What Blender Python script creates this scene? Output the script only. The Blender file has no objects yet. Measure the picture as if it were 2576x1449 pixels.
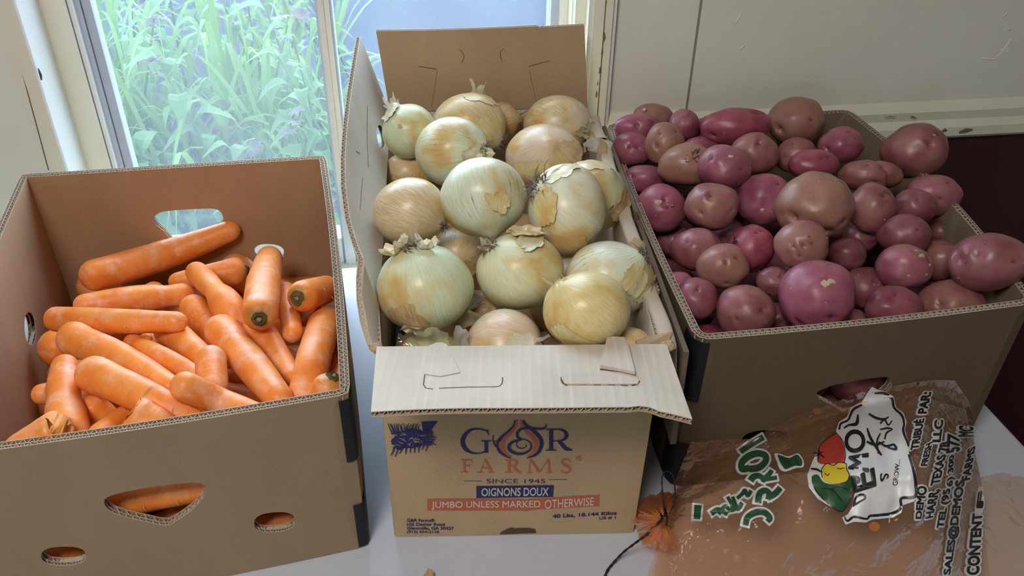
import bpy, bmesh, math, random
import numpy as np
from mathutils import Vector, Matrix, noise, geometry

D = bpy.data
SC = bpy.context.scene
COL = SC.collection

# ------------------------------------------------------------------ camera
F_PX, PITCH, ROLL, CAM_H = 2150.0, 0.6358, 0.0232, 0.841
W_PX, H_PX = 2576, 1449
_fw = np.array([0, math.cos(PITCH), -math.sin(PITCH)])
_up = np.array([0, math.sin(PITCH), math.cos(PITCH)])
_rt = np.array([1.0, 0, 0])
_c, _s = math.cos(ROLL), math.sin(ROLL)
RX = _c * _rt + _s * _up
UY = -_s * _rt + _c * _up
FZ = _fw
ORG = np.array([0, 0, CAM_H])
cam = D.cameras.new('camera')
cam.sensor_fit = 'HORIZONTAL'
cam.sensor_width = 36.0
cam.lens = F_PX / W_PX * 36.0
cam.clip_start = 0.01
camo = D.objects.new('camera', cam)
camo.matrix_world = Matrix(((RX[0], UY[0], -FZ[0], 0), (RX[1], UY[1], -FZ[1], 0), (RX[2], UY[2], -FZ[2], CAM_H), (0, 0, 0, 1)))
COL.objects.link(camo)
SC.camera = camo

# ------------------------------------------------------------------ light, sky, exposure
SC.view_settings.view_transform = 'Standard'
SC.view_settings.look = 'None'
SC.view_settings.gamma = 1.0
SC.view_settings.use_curve_mapping = False
SC.view_settings.exposure = EXPOSURE = 0.0
SC.cycles.max_bounces = 8
SC.cycles.diffuse_bounces = 4
SC.cycles.glossy_bounces = 3
SC.cycles.transparent_max_bounces = 16
SC.cycles.caustics_reflective = False
SC.cycles.caustics_refractive = False
SC.cycles.sample_clamp_indirect = 6.0
wd = D.worlds.new('overcast_sky')
SC.world = wd
wd.use_nodes = True
wn = wd.node_tree
bg = wn.nodes['Background']
bg.inputs[0].default_value = (0.72, 0.86, 1.0, 1)
bg.inputs[1].default_value = 9.5


def area_lamp(name, loc, size, power, color, target):
    l = D.lights.new(name, 'AREA')
    l.shape = 'RECTANGLE'
    l.size, l.size_y = size
    l.energy = power
    l.color = color
    o = D.objects.new(name, l)
    o.location = loc
    d = Vector(target) - Vector(loc)
    o.rotation_euler = d.to_track_quat('-Z', 'Y').to_euler()
    COL.objects.link(o)
    return o


area_lamp('fill_lamp', (-0.40, -0.35, 1.70), (0.5, 0.5), 21.5, (1.0, 0.93, 0.86), (-0.2, -0.1, 0))  # unseen fill lamp, added to brighten the room


# ------------------------------------------------------------------ geometry from the lens
def ray(px, py):
    return RX * ((px - W_PX / 2) / F_PX) - UY * ((py - H_PX / 2) / F_PX) + FZ


def atz(px, py, z):
    d = ray(px, py)
    return ORG + d * ((z - CAM_H) / d[2])


def aty(px, py, y):
    d = ray(px, py)
    return ORG + d * (y / d[1])


def on_plane(px, py, p0, n):
    d = ray(px, py)
    return ORG + d * (np.dot(np.asarray(p0) - ORG, n) / np.dot(d, n))


# ------------------------------------------------------------------ object helpers
def mesh_obj(name, verts, faces, mat, parent=None, smooth=False, mats=None, fmat=None):
    me = D.meshes.new(name)
    me.from_pydata([tuple(map(float, v)) for v in verts], [], [tuple(map(int, f)) for f in faces])
    for m in (mats or [mat]):
        me.materials.append(m)
    if fmat is not None:
        me.polygons.foreach_set('material_index', fmat)
    if smooth:
        me.polygons.foreach_set('use_smooth', [True] * len(me.polygons))
    me.update()
    o = D.objects.new(name, me)
    COL.objects.link(o)
    if parent is not None:
        o.parent = parent
    return o


def tag(o, label=None, cat=None, group=None, kind=None):
    if label: o['label'] = label
    if cat: o['category'] = cat
    if group: o['group'] = group
    if kind: o['kind'] = kind
    return o


def empty(name, loc=(0, 0, 0)):
    o = D.objects.new(name, None)
    o.location = loc
    o.empty_display_size = 0.02
    COL.objects.link(o)
    return o


def rebase(o):
    """put the children (built in world coordinates) of an Empty under it without moving them"""
    for ch in o.children:
        ch.matrix_parent_inverse = Matrix.Translation(o.location).inverted()


class Shape:
    def __init__(self):
        self.v, self.f = [], []

    def add(self, vs, fs):
        b = len(self.v)
        self.v += [tuple(v) for v in vs]
        self.f += [tuple(i + b for i in f) for f in fs]

    def hexa(self, p):  # 8 points: bottom 4 ccw, top 4 ccw
        self.add(p, [(3, 2, 1, 0), (4, 5, 6, 7), (0, 1, 5, 4), (1, 2, 6, 5), (2, 3, 7, 6), (3, 0, 4, 7)])

    def box(self, x0, x1, y0, y1, z0, z1, fn=None):
        p = [(x0, y0, z0), (x1, y0, z0), (x1, y1, z0), (x0, y1, z0), (x0, y0, z1), (x1, y0, z1), (x1, y1, z1), (x0, y1, z1)]
        self.hexa([fn(*q) for q in p] if fn else p)

    def tube(self, pts, rads, n=8, cap=True):
        pts = [np.asarray(p, float) for p in pts]
        rings = []
        ref = None
        for i, p in enumerate(pts):
            t = pts[min(i + 1, len(pts) - 1)] - pts[max(i - 1, 0)]
            t = t / (np.linalg.norm(t) + 1e-12)
            if ref is None:
                ref = np.array([0, 0, 1.0]) if abs(t[2]) < .9 else np.array([1.0, 0, 0])
            a = ref - t * np.dot(ref, t)
            a /= np.linalg.norm(a) + 1e-12
            b = np.cross(t, a)
            ref = a
            rings.append([p + rads[i] * (a * math.cos(2 * math.pi * k / n) + b * math.sin(2 * math.pi * k / n)) for k in range(n)])
        vs = [v for r in rings for v in r]
        fs = []
        for i in range(len(pts) - 1):
            for k in range(n):
                fs.append((i * n + k, i * n + (k + 1) % n, (i + 1) * n + (k + 1) % n, (i + 1) * n + k))
        if cap:
            fs.append(tuple(range(n - 1, -1, -1)))
            fs.append(tuple((len(pts) - 1) * n + k for k in range(n)))
        self.add(vs, fs)

    def obj(self, name, mat, parent=None, smooth=False):
        return mesh_obj(name, self.v, self.f, mat, parent, smooth)


# ------------------------------------------------------------------ materials
class N:
    def __init__(self, name):
        self.m = D.materials.new(name)
        self.m.use_nodes = True
        self.t = self.m.node_tree
        self.b = self.t.nodes['Principled BSDF']
        self.out = self.t.nodes['Material Output']

    def n(self, typ, **kw):
        nd = self.t.nodes.new(typ)
        for k, v in kw.items():
            setattr(nd, k, v)
        return nd

    def link(self, a, b):
        self.t.links.new(a, b)

    def val(self, sock, v):
        if hasattr(v, 'is_output') or isinstance(v, bpy.types.NodeSocket):
            self.link(v, sock)
        else:
            sock.default_value = v

    def math(self, op, a, b=None, c=None, clamp=False):
        nd = self.n('ShaderNodeMath', operation=op)
        nd.use_clamp = clamp
        self.val(nd.inputs[0], a)
        if b is not None: self.val(nd.inputs[1], b)
        if c is not None: self.val(nd.inputs[2], c)
        return nd.outputs[0]

    def mix(self, f, a, b, blend='MIX'):
        nd = self.n('ShaderNodeMix', data_type='RGBA', blend_type=blend)
        self.val(nd.inputs[0], f)
        self.val(nd.inputs[6], a if not isinstance(a, tuple) else (*a, 1)[:4])
        self.val(nd.inputs[7], b if not isinstance(b, tuple) else (*b, 1)[:4])
        return nd.outputs[2]

    def noise(self, vec, scale, detail=3, rough=.55):
        nd = self.n('ShaderNodeTexNoise')
        if vec is not None: self.link(vec, nd.inputs['Vector'])
        nd.inputs['Scale'].default_value = scale
        nd.inputs['Detail'].default_value = detail
        nd.inputs['Roughness'].default_value = rough
        return nd.outputs[0]

    def ramp(self, f, a, b):
        nd = self.n('ShaderNodeMapRange')
        nd.clamp = True
        self.val(nd.inputs[0], f)
        nd.inputs[1].default_value = a
        nd.inputs[2].default_value = b
        return nd.outputs[0]

    def coord(self, which='Object'):
        return self.n('ShaderNodeTexCoord').outputs[which]

    def scaled(self, vec, s):
        nd = self.n('ShaderNodeMapping')
        self.link(vec, nd.inputs[0])
        nd.inputs['Scale'].default_value = s
        return nd.outputs[0]

    def bump(self, h, strength, dist=.001):
        nd = self.n('ShaderNodeBump')
        nd.inputs['Strength'].default_value = strength
        nd.inputs['Distance'].default_value = dist
        self.link(h, nd.inputs['Height'])
        self.link(nd.outputs[0], self.b.inputs['Normal'])

    def base(self, c, rough=.6, spec=.4):
        self.val(self.b.inputs['Base Color'], c if not isinstance(c, tuple) else (*c, 1)[:4])
        self.val(self.b.inputs['Roughness'], rough)
        self.b.inputs['Specular IOR Level'].default_value = spec
        return self.m


def plain(name, c, rough=.6, spec=.4, var=.12, scale=40):
    m = N(name)
    f = m.noise(m.coord(), scale, 4)
    col = m.mix(f, tuple(x * (1 - var) for x in c), tuple(min(1, x * (1 + var)) for x in c))
    return m.base(col, rough, spec)


def kraft(name, c, stripes=0.0):
    m = N(name)
    co = m.coord()
    f = m.noise(m.scaled(co, (1, 1, .35)), 14, 5, .6)
    g = m.noise(co, 900, 2)
    col = m.mix(m.ramp(f, .3, .7), tuple(x * .86 for x in c), tuple(x * 1.10 for x in c))
    col = m.mix(m.ramp(g, .35, .75), col, tuple(x * 1.18 for x in c))
    sp = m.noise(co, 260, 2)
    col = m.mix(m.math('MULTIPLY', m.ramp(sp, .70, .78), .5), col, tuple(x * .55 for x in c))
    m.bump(m.noise(co, 55, 3), .25, .0012)
    return m.base(col, .82, .2)


M = {}
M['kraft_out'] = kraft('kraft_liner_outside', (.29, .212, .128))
M['kraft_in'] = kraft('kraft_liner_inside', (.38, .235, .14))
M['kraft_onion'] = kraft('onion_carton_outside', (.455, .325, .188))
M['kraft_flap'] = kraft('onion_carton_inside', (.60, .53, .45))
m = N('onion_carton_inside_lined')
co = m.coord(); sx = m.n('ShaderNodeSeparateXYZ'); m.link(co, sx.inputs[0])
wv = m.math('SINE', m.math('MULTIPLY', m.math('MULTIPLY_ADD', m.noise(co, 5, 2), .004, sx.outputs[0]), 2 * math.pi / .0092))
ln = m.math('MULTIPLY', m.ramp(wv, .2, 1.0), m.ramp(m.noise(m.scaled(co, (6, 1, 1)), 12, 2), .35, .7))
col = m.mix(m.ramp(m.noise(co, 14, 5), .3, .7), (.52, .455, .385), (.63, .56, .48))
col = m.mix(m.math('MULTIPLY', ln, .35), col, (.74, .68, .60))
m.bump(wv, .10, .0008)
M['kraft_lined'] = m.base(col, .8, .2)
M['kraft_back'] = kraft('onion_carton_back_inside', (.42, .29, .18))
M['kraft_shaded'] = kraft('shaded_kraft_outside', (.128, .092, .053))  # same kraft, with the potato carton's shade put into the colour
M['kraft_shaded_in'] = kraft('shaded_kraft_inside', (.23, .178, .13))  # its inside liner, darkened for shade as well
M['kraft_rim'] = kraft('folded_rim', (.50, .425, .34))
M['flute'] = plain('corrugated_medium', (.50, .42, .34), .85, .1)
M['flute_dark'] = plain('corrugated_gap', (.16, .12, .09), .9, .1)
M['slit_and_shadow'] = plain('cut_line_and_shadow', (.10, .07, .045), .9, .1)
M['ink_black'] = plain('black_print', (.012, .012, .018), .6, .3)
M['navy'] = plain('navy_print', (.028, .030, .115), .65, .3, .2, 300)
M['red_ink'] = plain('orange_red_print', (.50, .125, .065), .65, .3, .12, 300)
M['pale_ink'] = plain('pale_print', (.64, .58, .50), .7, .3)
M['table'] = plain('table_plastic', (.54, .57, .66), .42, .45, .05, 25)
M['metal'] = plain('grey_metal', (.25, .25, .26), .4, .5)


def paint(name, c, rough=.45):
    m = N(name)
    co = m.coord()
    f = m.noise(co, 3.5, 4)
    col = m.mix(m.ramp(f, .3, .7), tuple(x * .95 for x in c), tuple(min(1, x * 1.05) for x in c))
    m.bump(m.noise(co, 28, 4), .18, .002)
    return m.base(col, rough, .4)


M['cream'] = paint('cream_wall_paint', (.80, .81, .71))
M['cream_trim'] = paint('cream_trim_paint', (.80, .80, .66), .35)
M['white_trim'] = paint('white_trim_paint', (.80, .82, .78), .35)
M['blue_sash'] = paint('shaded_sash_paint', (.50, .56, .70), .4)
M['maroon'] = paint('maroon_wainscot_paint', (.050, .012, .018), .5)
M['crack'] = plain('open_paint_crack', (.09, .08, .05), .9, .1)
M['seam'] = plain('panel_seam', (.26, .26, .19), .8, .1)
M['chip'] = plain('bare_wood_chip', (.17, .15, .08), .9, .1)
M['ceiling'] = plain('ceiling_paint', (.70, .69, .64), .8, .2, .03)
M['floor'] = plain('floor_boards', (.16, .10, .07), .5, .4)
M['room'] = paint('room_wall_paint', (.52, .51, .46))

m = N('hazy_window_glass')  # pale translucent share put in as the bright haze on the panes
tr = m.n('ShaderNodeBsdfTransparent'); tr.inputs[0].default_value = (.93, .97, 1, 1)
tl = m.n('ShaderNodeBsdfTranslucent'); tl.inputs[0].default_value = (.82, .90, 1, 1)
gl = m.n('ShaderNodeBsdfGlossy'); gl.inputs['Roughness'].default_value = .02
mx = m.n('ShaderNodeMixShader'); mx2 = m.n('ShaderNodeMixShader')
f = m.noise(m.coord(), 6, 4)
m.link(m.math('MULTIPLY_ADD', f, .045, .03), mx.inputs[0])
m.link(tr.outputs[0], mx.inputs[1]); m.link(tl.outputs[0], mx.inputs[2])
fr = m.n('ShaderNodeLayerWeight'); fr.inputs[0].default_value = .5
m.link(m.math('MULTIPLY_ADD', m.math('POWER', fr.outputs['Facing'], 5.0), .5, .025), mx2.inputs[0]); m.link(mx.outputs[0], mx2.inputs[1]); m.link(gl.outputs[0], mx2.inputs[2])
m.link(mx2.outputs[0], m.out.inputs[0])
M['glass'] = m.m


def leafmat(name, c):
    m = N(name)
    oi = m.n('ShaderNodeObjectInfo')
    f = m.noise(m.coord(), 9, 2)
    col = m.mix(m.math('ADD', m.math('MULTIPLY', oi.outputs['Random'], .7), m.math('MULTIPLY', f, .3)), tuple(x * .62 for x in c), tuple(min(1, x * 1.2) for x in c))
    m.base(col, .45, .25)
    t = m.n('ShaderNodeBsdfTranslucent'); m.link(col, t.inputs[0])
    mx = m.n('ShaderNodeMixShader'); mx.inputs[0].default_value = .4
    m.link(m.b.outputs[0], mx.inputs[1]); m.link(t.outputs[0], mx.inputs[2]); m.link(mx.outputs[0], m.out.inputs[0])
    return m.m


M['blade'] = leafmat('daylily_leaf', (.165, .30, .080))
M['leaf'] = leafmat('weed_leaf', (.14, .275, .11))
M['petal'] = leafmat('white_petal', (.20, .17, .17))
M['ground'] = plain('grey_asphalt', (.036, .042, .058), .9, .0, .35, 60)


def film(name, tint, haze, gloss, body=None):
    m = N(name)
    tr = m.n('ShaderNodeBsdfTransparent'); tr.inputs[0].default_value = (*tint, 1)
    df = m.n('ShaderNodeBsdfDiffuse'); df.inputs[0].default_value = (tint[0] * .80, tint[1] * .55, tint[2] * .40, 1)
    if body: df.inputs[0].default_value = (*body, 1)
    tl = m.n('ShaderNodeBsdfTranslucent'); tl.inputs[0].default_value = (*body, 1) if body else (tint[0] * .95, tint[1] * .75, tint[2] * .62, 1)
    ad = m.n('ShaderNodeMixShader'); ad.inputs[0].default_value = .5
    m.link(df.outputs[0], ad.inputs[1]); m.link(tl.outputs[0], ad.inputs[2])
    mx = m.n('ShaderNodeMixShader'); mx.inputs[0].default_value = haze
    m.link(tr.outputs[0], mx.inputs[1]); m.link(ad.outputs[0], mx.inputs[2])
    gl = m.n('ShaderNodeBsdfGlossy'); gl.inputs['Roughness'].default_value = .10
    bp = m.n('ShaderNodeBump'); bp.inputs['Strength'].default_value = .26; bp.inputs['Distance'].default_value = .004
    co = m.coord()
    nz = m.n('ShaderNodeTexNoise'); nz.inputs['Scale'].default_value = 14; nz.inputs['Detail'].default_value = 3; m.link(co, nz.inputs[0])
    ds = m.n('ShaderNodeVectorMath', operation='MULTIPLY_ADD'); m.link(nz.outputs['Color'], ds.inputs[0]); ds.inputs[1].default_value = (.09, .09, .09); m.link(co, ds.inputs[2])
    hs = None
    for sc_, wt in ((17, 1.0), (41, .55)):
        vo = m.n('ShaderNodeTexVoronoi', feature='DISTANCE_TO_EDGE'); vo.inputs['Scale'].default_value = sc_; m.link(ds.outputs[0], vo.inputs['Vector'])
        e_ = m.math('MULTIPLY', m.math('POWER', m.math('MINIMUM', m.math('MULTIPLY', vo.outputs['Distance'], 5.0), 1.0), .6), wt)
        hs = e_ if hs is None else m.math('ADD', hs, e_)
    m.link(m.math('ADD', hs, m.noise(co, 60, 3)), bp.inputs['Height'])
    m.link(bp.outputs[0], gl.inputs['Normal'])
    lw = m.n('ShaderNodeLayerWeight'); lw.inputs[0].default_value = .22
    m.link(bp.outputs[0], lw.inputs['Normal'])
    mx2 = m.n('ShaderNodeMixShader')
    m.link(m.math('MULTIPLY_ADD', lw.outputs['Fresnel'], .45, gloss), mx2.inputs[0])
    m.link(mx.outputs[0], mx2.inputs[1]); m.link(gl.outputs[0], mx2.inputs[2])
    m.link(mx2.outputs[0], m.out.inputs[0])
    return m.m


M['film'] = film('orange_bag_film', (.985, .875, .765), .15, .004, (.88, .52, .34))
M['film_dense'] = film('gathered_bag_film', (1.0, .74, .52), .62, .01, (.98, .40, .15))
M['film_clear'] = film('clear_film', (.93, .93, .90), .10, .05)
M['bag_white'] = plain('white_bag_print', (.68, .68, .69), .35, .5, .03)
M['bag_black'] = plain('black_bag_print', (.015, .015, .02), .35, .5)
M['bag_green'] = plain('green_bag_print', (.022, .085, .035), .35, .5)
M['bag_red'] = plain('red_bag_print', (.42, .045, .03), .35, .5)
M['bag_yellow'] = plain('yellow_bag_print', (.70, .52, .03), .35, .5)
M['cord'] = plain('black_tie', (.012, .010, .014), .5, .4)
M['peel'] = plain('dry_peel', (.42, .25, .10), .6, .4, .3, 60)

# ------------------------------------------------------------------ the room
_a = math.radians(9)
WS = np.array([math.cos(_a), math.sin(_a), 0])
WN = np.array([-math.sin(_a), math.cos(_a), 0])
W0 = np.array([.56, 1.35, 0])
LEAN = .034                                    # outward tilt added to make the wall's uprights match the camera view
FLOOR = -.74
CEIL = 1.75


def wp(s, d, z):
    return W0 + WS * s + WN * (d + LEAN * z) + np.array([0, 0, z])


_wn = np.array([WN[0], WN[1], -LEAN])


def s_at(px, py, d):
    P = on_plane(px, py, W0 + WN * d, _wn)
    return float(np.dot(P - W0, WS))


def z_at(px, py, d):
    return float(on_plane(px, py, W0 + WN * d, _wn)[2])


def struct(name, shape, mat, parent=None, smooth=False):
    o = shape.obj(name, mat, parent, smooth)
    if parent is None: o['kind'] = 'structure'
    return o


# positions along the wall, read where each edge meets its own plane
sL0 = s_at(30, 199, -.02)
sL1 = s_at(60, 199, -.02)
sL2 = s_at(100, 199, -.02)
sL3 = sL2
sG0 = s_at(278, 199, .06)
sM0, sM1 = s_at(812, 199, .05), s_at(853, 199, .05)
sG1 = s_at(1386, 30, .06)
sR0 = s_at(1428, 30, .05)
sR1 = s_at(1474, 30, 0)
sR2 = s_at(1494, 30, -.02)
sR3 = s_at(1521, 30, -.02)
sR4 = s_at(1543, 30, -.02)
sR5 = s_at(1551, 30, -.012)
sSEAM = s_at(1745, 140, 0)
zRAIL0 = z_at(2400, 345, -.015)
zRAIL1 = zRAIL0 + .066
WIN_B, WIN_T = -.05, 1.45

b = Shape()
b.box(-2.95, 1.9, 0, .16, FLOOR, WIN_B, wp)
b.box(-2.95, sL1, 0, .16, WIN_B, CEIL, wp)
b.box(sR4, 1.9, .004, .16, WIN_B, CEIL, wp)
b.box(sL1, sR4, 0, .16, WIN_T, CEIL, wp)
wall_back = struct('wall_back', b, M['cream'])
b = Shape(); b.box(sSEAM + .001, 1.9, -.006, .004, zRAIL0 + .02, CEIL, wp); b.obj('wall_panel', M['cream'], wall_back)
b = Shape(); b.box(sR5, sSEAM - .002, -.001, .004, zRAIL0 + .02, CEIL, wp); b.obj('wall_panel', M['cream'], wall_back)
b = Shape(); b.box(sSEAM - .0022, sSEAM + .0012, -.0035, .004, zRAIL0, CEIL, wp); b.obj('panel_gap', M['seam'], wall_back)
b = Shape(); b.box(sR4 + .01, 1.9, -.004, .004, FLOOR, zRAIL0, wp); b.obj('wainscot_panel', M['maroon'], wall_back)
# raised paint wrinkles and chips on the wall
for k, pts in enumerate([[(2545, 95), (2530, 120), (2515, 128)], [(2540, 100), (2522, 130), (2500, 150), (2470, 146)], [(2522, 130), (2535, 134), (2536, 118)], [(2536, 30), (2522, 44)], [(2526, 74), (2542, 76)], [(1864, 35), (1850, 60)], [(1872, 115), (1862, 124)]]):
    s = Shape(); s.tube([wp(s_at(x, y, -.006), -.0058, z_at(x, y, -.006)) for x, y in pts], [.0012] * len(pts), 5)
    s.obj('paint_wrinkle', M['cream'], wall_back, True)

# chair rail
rail = Shape()
prof = [(.004, zRAIL0), (-.016, zRAIL0), (-.021, zRAIL0 + .006), (-.021, zRAIL0 + .022), (-.014, zRAIL0 + .034), (-.016, zRAIL0 + .05), (-.010, zRAIL0 + .060), (-.006, zRAIL1), (.004, zRAIL1)]
vs = [wp(s, d, z) for s in (sR5 - .002, 1.9) for d, z in prof]
n_ = len(prof)
rail.add(vs, [(i, i + 1, n_ + i + 1, n_ + i) for i in range(n_ - 1)] + [tuple(range(n_)), tuple(range(2 * n_ - 1, n_ - 1, -1))])
rl = struct('trim_1', rail, M['cream_trim'])
for (x0, y0, x1, y1, w) in [(2413, 333, 2446, 326, .004), (2290, 293, 2305, 298, .0012), (2225, 296, 2255, 294, .0007), (2370, 330, 2382, 328, .003)]:
    s = Shape()
    P = [wp(s_at(x, y, -.0215), -.0215, z_at(x, y, -.0215)) for x, y in ((x0, y0), ((x0 + x1) / 2, (y0 + y1) / 2 - 2), (x1, y1))]
    s.tube(P, [w * .5, w, w * .4], 6); s.obj('paint_chip', M['chip'], rl)

# window
win = empty('window_1', tuple(wp(-.8, 0, WIN_B))); win['kind'] = 'structure'


def wpart(name, mat, *boxes, bevel=None):
    s = Shape()
    for q in boxes: s.box(*q, wp)
    return s.obj(name, mat, win)


wpart('casing', M['cream_trim'], (sL0, sL1 - .002, -.012, .0, WIN_B - .1, WIN_T + .1))
wpart('casing', M['cream_trim'], (sL1, sL2 - .006, -.020, .02, WIN_B - .1, WIN_T + .1))
# rounded inner edge of the casing, running back as the reveal
s = Shape()
prof = [(sL2 - .006, -.0205), (sL2 - .003, -.0202), (sL2 - .0008, -.018), (sL2, -.014), (sL2 + .0015, .056), (sL2 - .006, .056)]
n_ = len(prof)
s.add([wp(a, d, z) for z in (WIN_B - .1, WIN_T + .1) for a, d in prof], [(i, (i + 1) % n_, n_ + (i + 1) % n_, n_ + i) for i in range(n_)])
s.obj('reveal', M['white_trim'], win)
sS1, sS2 = s_at(212, 199, .055), s_at(232, 199, .055)
sG0 = s_at(278, 199, .07)
wpart('stop', M['cream_trim'], (sL2 - .004, sS1, .055, .075, WIN_B, WIN_T))
wpart('stop_strip', M['white_trim'], (sS1 + .0008, sS1 + .0045, .052, .075, WIN_B, WIN_T), (sS1 + .006, sS2, .054, .075, WIN_B, WIN_T))
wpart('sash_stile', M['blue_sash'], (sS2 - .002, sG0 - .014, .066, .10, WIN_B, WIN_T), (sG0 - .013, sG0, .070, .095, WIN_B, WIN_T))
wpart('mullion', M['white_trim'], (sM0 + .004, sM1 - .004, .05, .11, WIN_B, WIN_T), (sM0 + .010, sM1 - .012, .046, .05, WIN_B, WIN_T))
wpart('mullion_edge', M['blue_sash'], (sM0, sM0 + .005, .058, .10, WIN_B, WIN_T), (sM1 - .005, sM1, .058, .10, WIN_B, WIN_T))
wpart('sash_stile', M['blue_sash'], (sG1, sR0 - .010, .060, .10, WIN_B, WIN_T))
wpart('stop_strip', M['white_trim'], (sR0 - .012, sR0, .050, .10, WIN_B, WIN_T))
wpart('jamb', M['cream_trim'], (sR0, sR3, .02, .12, WIN_B, WIN_T), (sR0 + .002, sR1 + .001, .004, .02, WIN_B, WIN_T))
wpart('casing_edge', M['white_trim'], (sR1, sR2, -.019, .02, WIN_B - .1, WIN_T + .1))
wpart('casing', M['cream_trim'], (sR2, sR3, -.0205, .02, WIN_B - .1, WIN_T + .1))
wpart('casing', M['cream_trim'], (sR3 + .0022, sR4, -.0195, .02, WIN_B - .1, WIN_T + .1))
wpart('casing_gap', M['crack'], (sR3, sR3 + .0022, -.012, .02, WIN_B - .1, WIN_T + .1))
wpart('casing_edge', M['white_trim'], (sR4, sR5, -.014, .01, WIN_B - .1, WIN_T + .1))
wpart('sash_rail', M['white_trim'], (sL3, sM0, .055, .10, WIN_B, WIN_B + .055), (sM1, sR0, .055, .10, WIN_B, WIN_B + .045))
wpart('sill', M['cream_trim'], (sL1, sR4, -.018, .058, WIN_B - .02, WIN_B + .004))
wpart('sash_rail', M['white_trim'], (sL3, sR0, .055, .10, WIN_T - .06, WIN_T))
wpart('pane', M['glass'], (sG0 - .004, sM0 + .006, .078, .082, WIN_B + .05, WIN_T - .05))
wpart('pane', M['glass'], (sM1 - .006, sG1 + .004, .078, .082, WIN_B + .04, WIN_T - .05))
rng = random.Random(5)
for (x, y, w) in [(101, 188, .0035), (1519, 95, .003), (1514, 130, .002), (1508, 178, .0022), (1503, 210, .0014), (1500, 238, .0022), (1524, 5, .0015)]:
    d = -.0212
    s = Shape(); sa, za = s_at(x, y, d), z_at(x, y, d)
    s.tube([wp(sa, d, za + w * 2.6), wp(sa + .0006, d - .0002, za), wp(sa - .0004, d, za - w * 2.2)], [w * .25, w * .6, w * .3], 6)
    s.obj('paint_chip', M['chip'] if x > 1000 else M['crack'], win)
for (x0, y0, x1, y1) in [(14, 30, 62, 205), (62, 205, 122, 428)]:
    s = Shape(); s.tube([wp(s_at(x, y, -.0125), -.0125, z_at(x, y, -.0125)) for x, y in ((x0, y0), (x1, y1))], [.0006, .0006], 5)
    s.obj('casing_gap', M['crack'], win)
rebase(win)

# the rest of the room, behind and beside the photographer
b = Shape(); b.box(-2.6, 2.4, -2.9, 1.9, FLOOR - .1, FLOOR); struct('floor', b, M['floor'])
b = Shape(); b.box(-2.6, 2.4, -2.9, 1.9, CEIL, CEIL + .1); struct('ceiling', b, M['ceiling'])
b = Shape(); b.box(-2.3, -2.2, -2.8, 1.2, FLOOR, CEIL); struct('wall_left', b, M['room'])
b = Shape(); b.box(2.1, 2.2, -2.8, 1.8, FLOOR, CEIL); struct('wall_right', b, M['room'])
b = Shape()
b.box(-2.3, 2.2, -2.9, -2.8, FLOOR, .45); b.box(-2.3, 2.2, -2.9, -2.8, 1.35, CEIL)
b.box(-2.3, -1.5, -2.9, -2.8, .45, 1.35); b.box(-.9, 2.2, -2.9, -2.8, .45, 1.35)
struct('wall_rear', b, M['room'])
w2 = empty('window_2', (-1.2, -2.85, .45)); w2['kind'] = 'structure'
s = Shape(); s.box(-1.5, -.9, -2.88, -2.82, .45, .50); s.box(-1.5, -.9, -2.88, -2.82, 1.30, 1.35); s.box(-1.5, -1.45, -2.88, -2.82, .45, 1.35); s.box(-.95, -.9, -2.88, -2.82, .45, 1.35)
s.box(-1.45, -.95, -2.88, -2.82, .88, .92)
s.obj('window_frame', M['white_trim'], w2); rebase(w2)

# folding table
tb = empty('folding_table', (0, .6, FLOOR))
pR0, pR1 = atz(2504, 1044, 0), atz(2576, 1121, 0)
dR = (pR1 - pR0) / np.linalg.norm(pR1 - pR0)
dv = dR * (1 if dR[1] < 0 else -1)
farR = pR0 - dv * .42
nearR = pR0 + dv * .66
lft = -np.array([-dv[1], dv[0], 0]) if (-np.array([-dv[1], dv[0], 0]))[0] < 0 else np.array([-dv[1], dv[0], 0])
back = lambda s_: wp(s_, -.026, 0)
sr = float(np.dot(farR - W0, WS))
cR = back(sr)
cL = back(-1.62)
nR = cR + dv * 1.02
nL = cL + dv * 1.02
s = Shape()
s.hexa([(*p[:2], -.04) for p in (nL, nR, cR, cL)] + [(*p[:2], 0) for p in (nL, nR, cR, cL)])
top = s.obj('tabletop', M['table'], tb)
bv = top.modifiers.new('edge', 'BEVEL'); bv.width = .008; bv.segments = 3
for p in (nL * .93 + nR * .07, nR * .93 + nL * .07, cR * .93 + cL * .07, cL * .93 + cR * .07):
    q = p + (cR + cL + nR + nL - 4 * p) * .03
    s = Shape(); s.tube([(q[0], q[1], -.04), (q[0], q[1], FLOOR)], [.014, .014], 10); s.obj('leg', M['metal'], tb, True)
rebase(tb)
tag(tb, 'white plastic folding table carrying the three produce cartons', 'table')

# ------------------------------------------------------------------ outside: pavement and plants
b = Shape(); b.box(-9, 9, .17, 15, -.45, -.32, wp); g = struct('ground', b, M['ground'])


def ribbon(pts, widths, side, fold=.25):
    """a leaf: centre line + width, creased along the middle"""
    vs, fs = [], []
    for i, (p, w) in enumerate(zip(pts, widths)):
        p = np.asarray(p, float)
        sd = np.asarray(side(i) if callable(side) else side, float)
        vs += [p - sd * w + np.array([0, 0, w * fold]), p, p + sd * w + np.array([0, 0, w * fold])]
    for i in range(len(pts) - 1):
        a = i * 3
        fs += [(a, a + 1, a + 4, a + 3), (a + 1, a + 2, a + 5, a + 4)]
    return vs, fs


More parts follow.
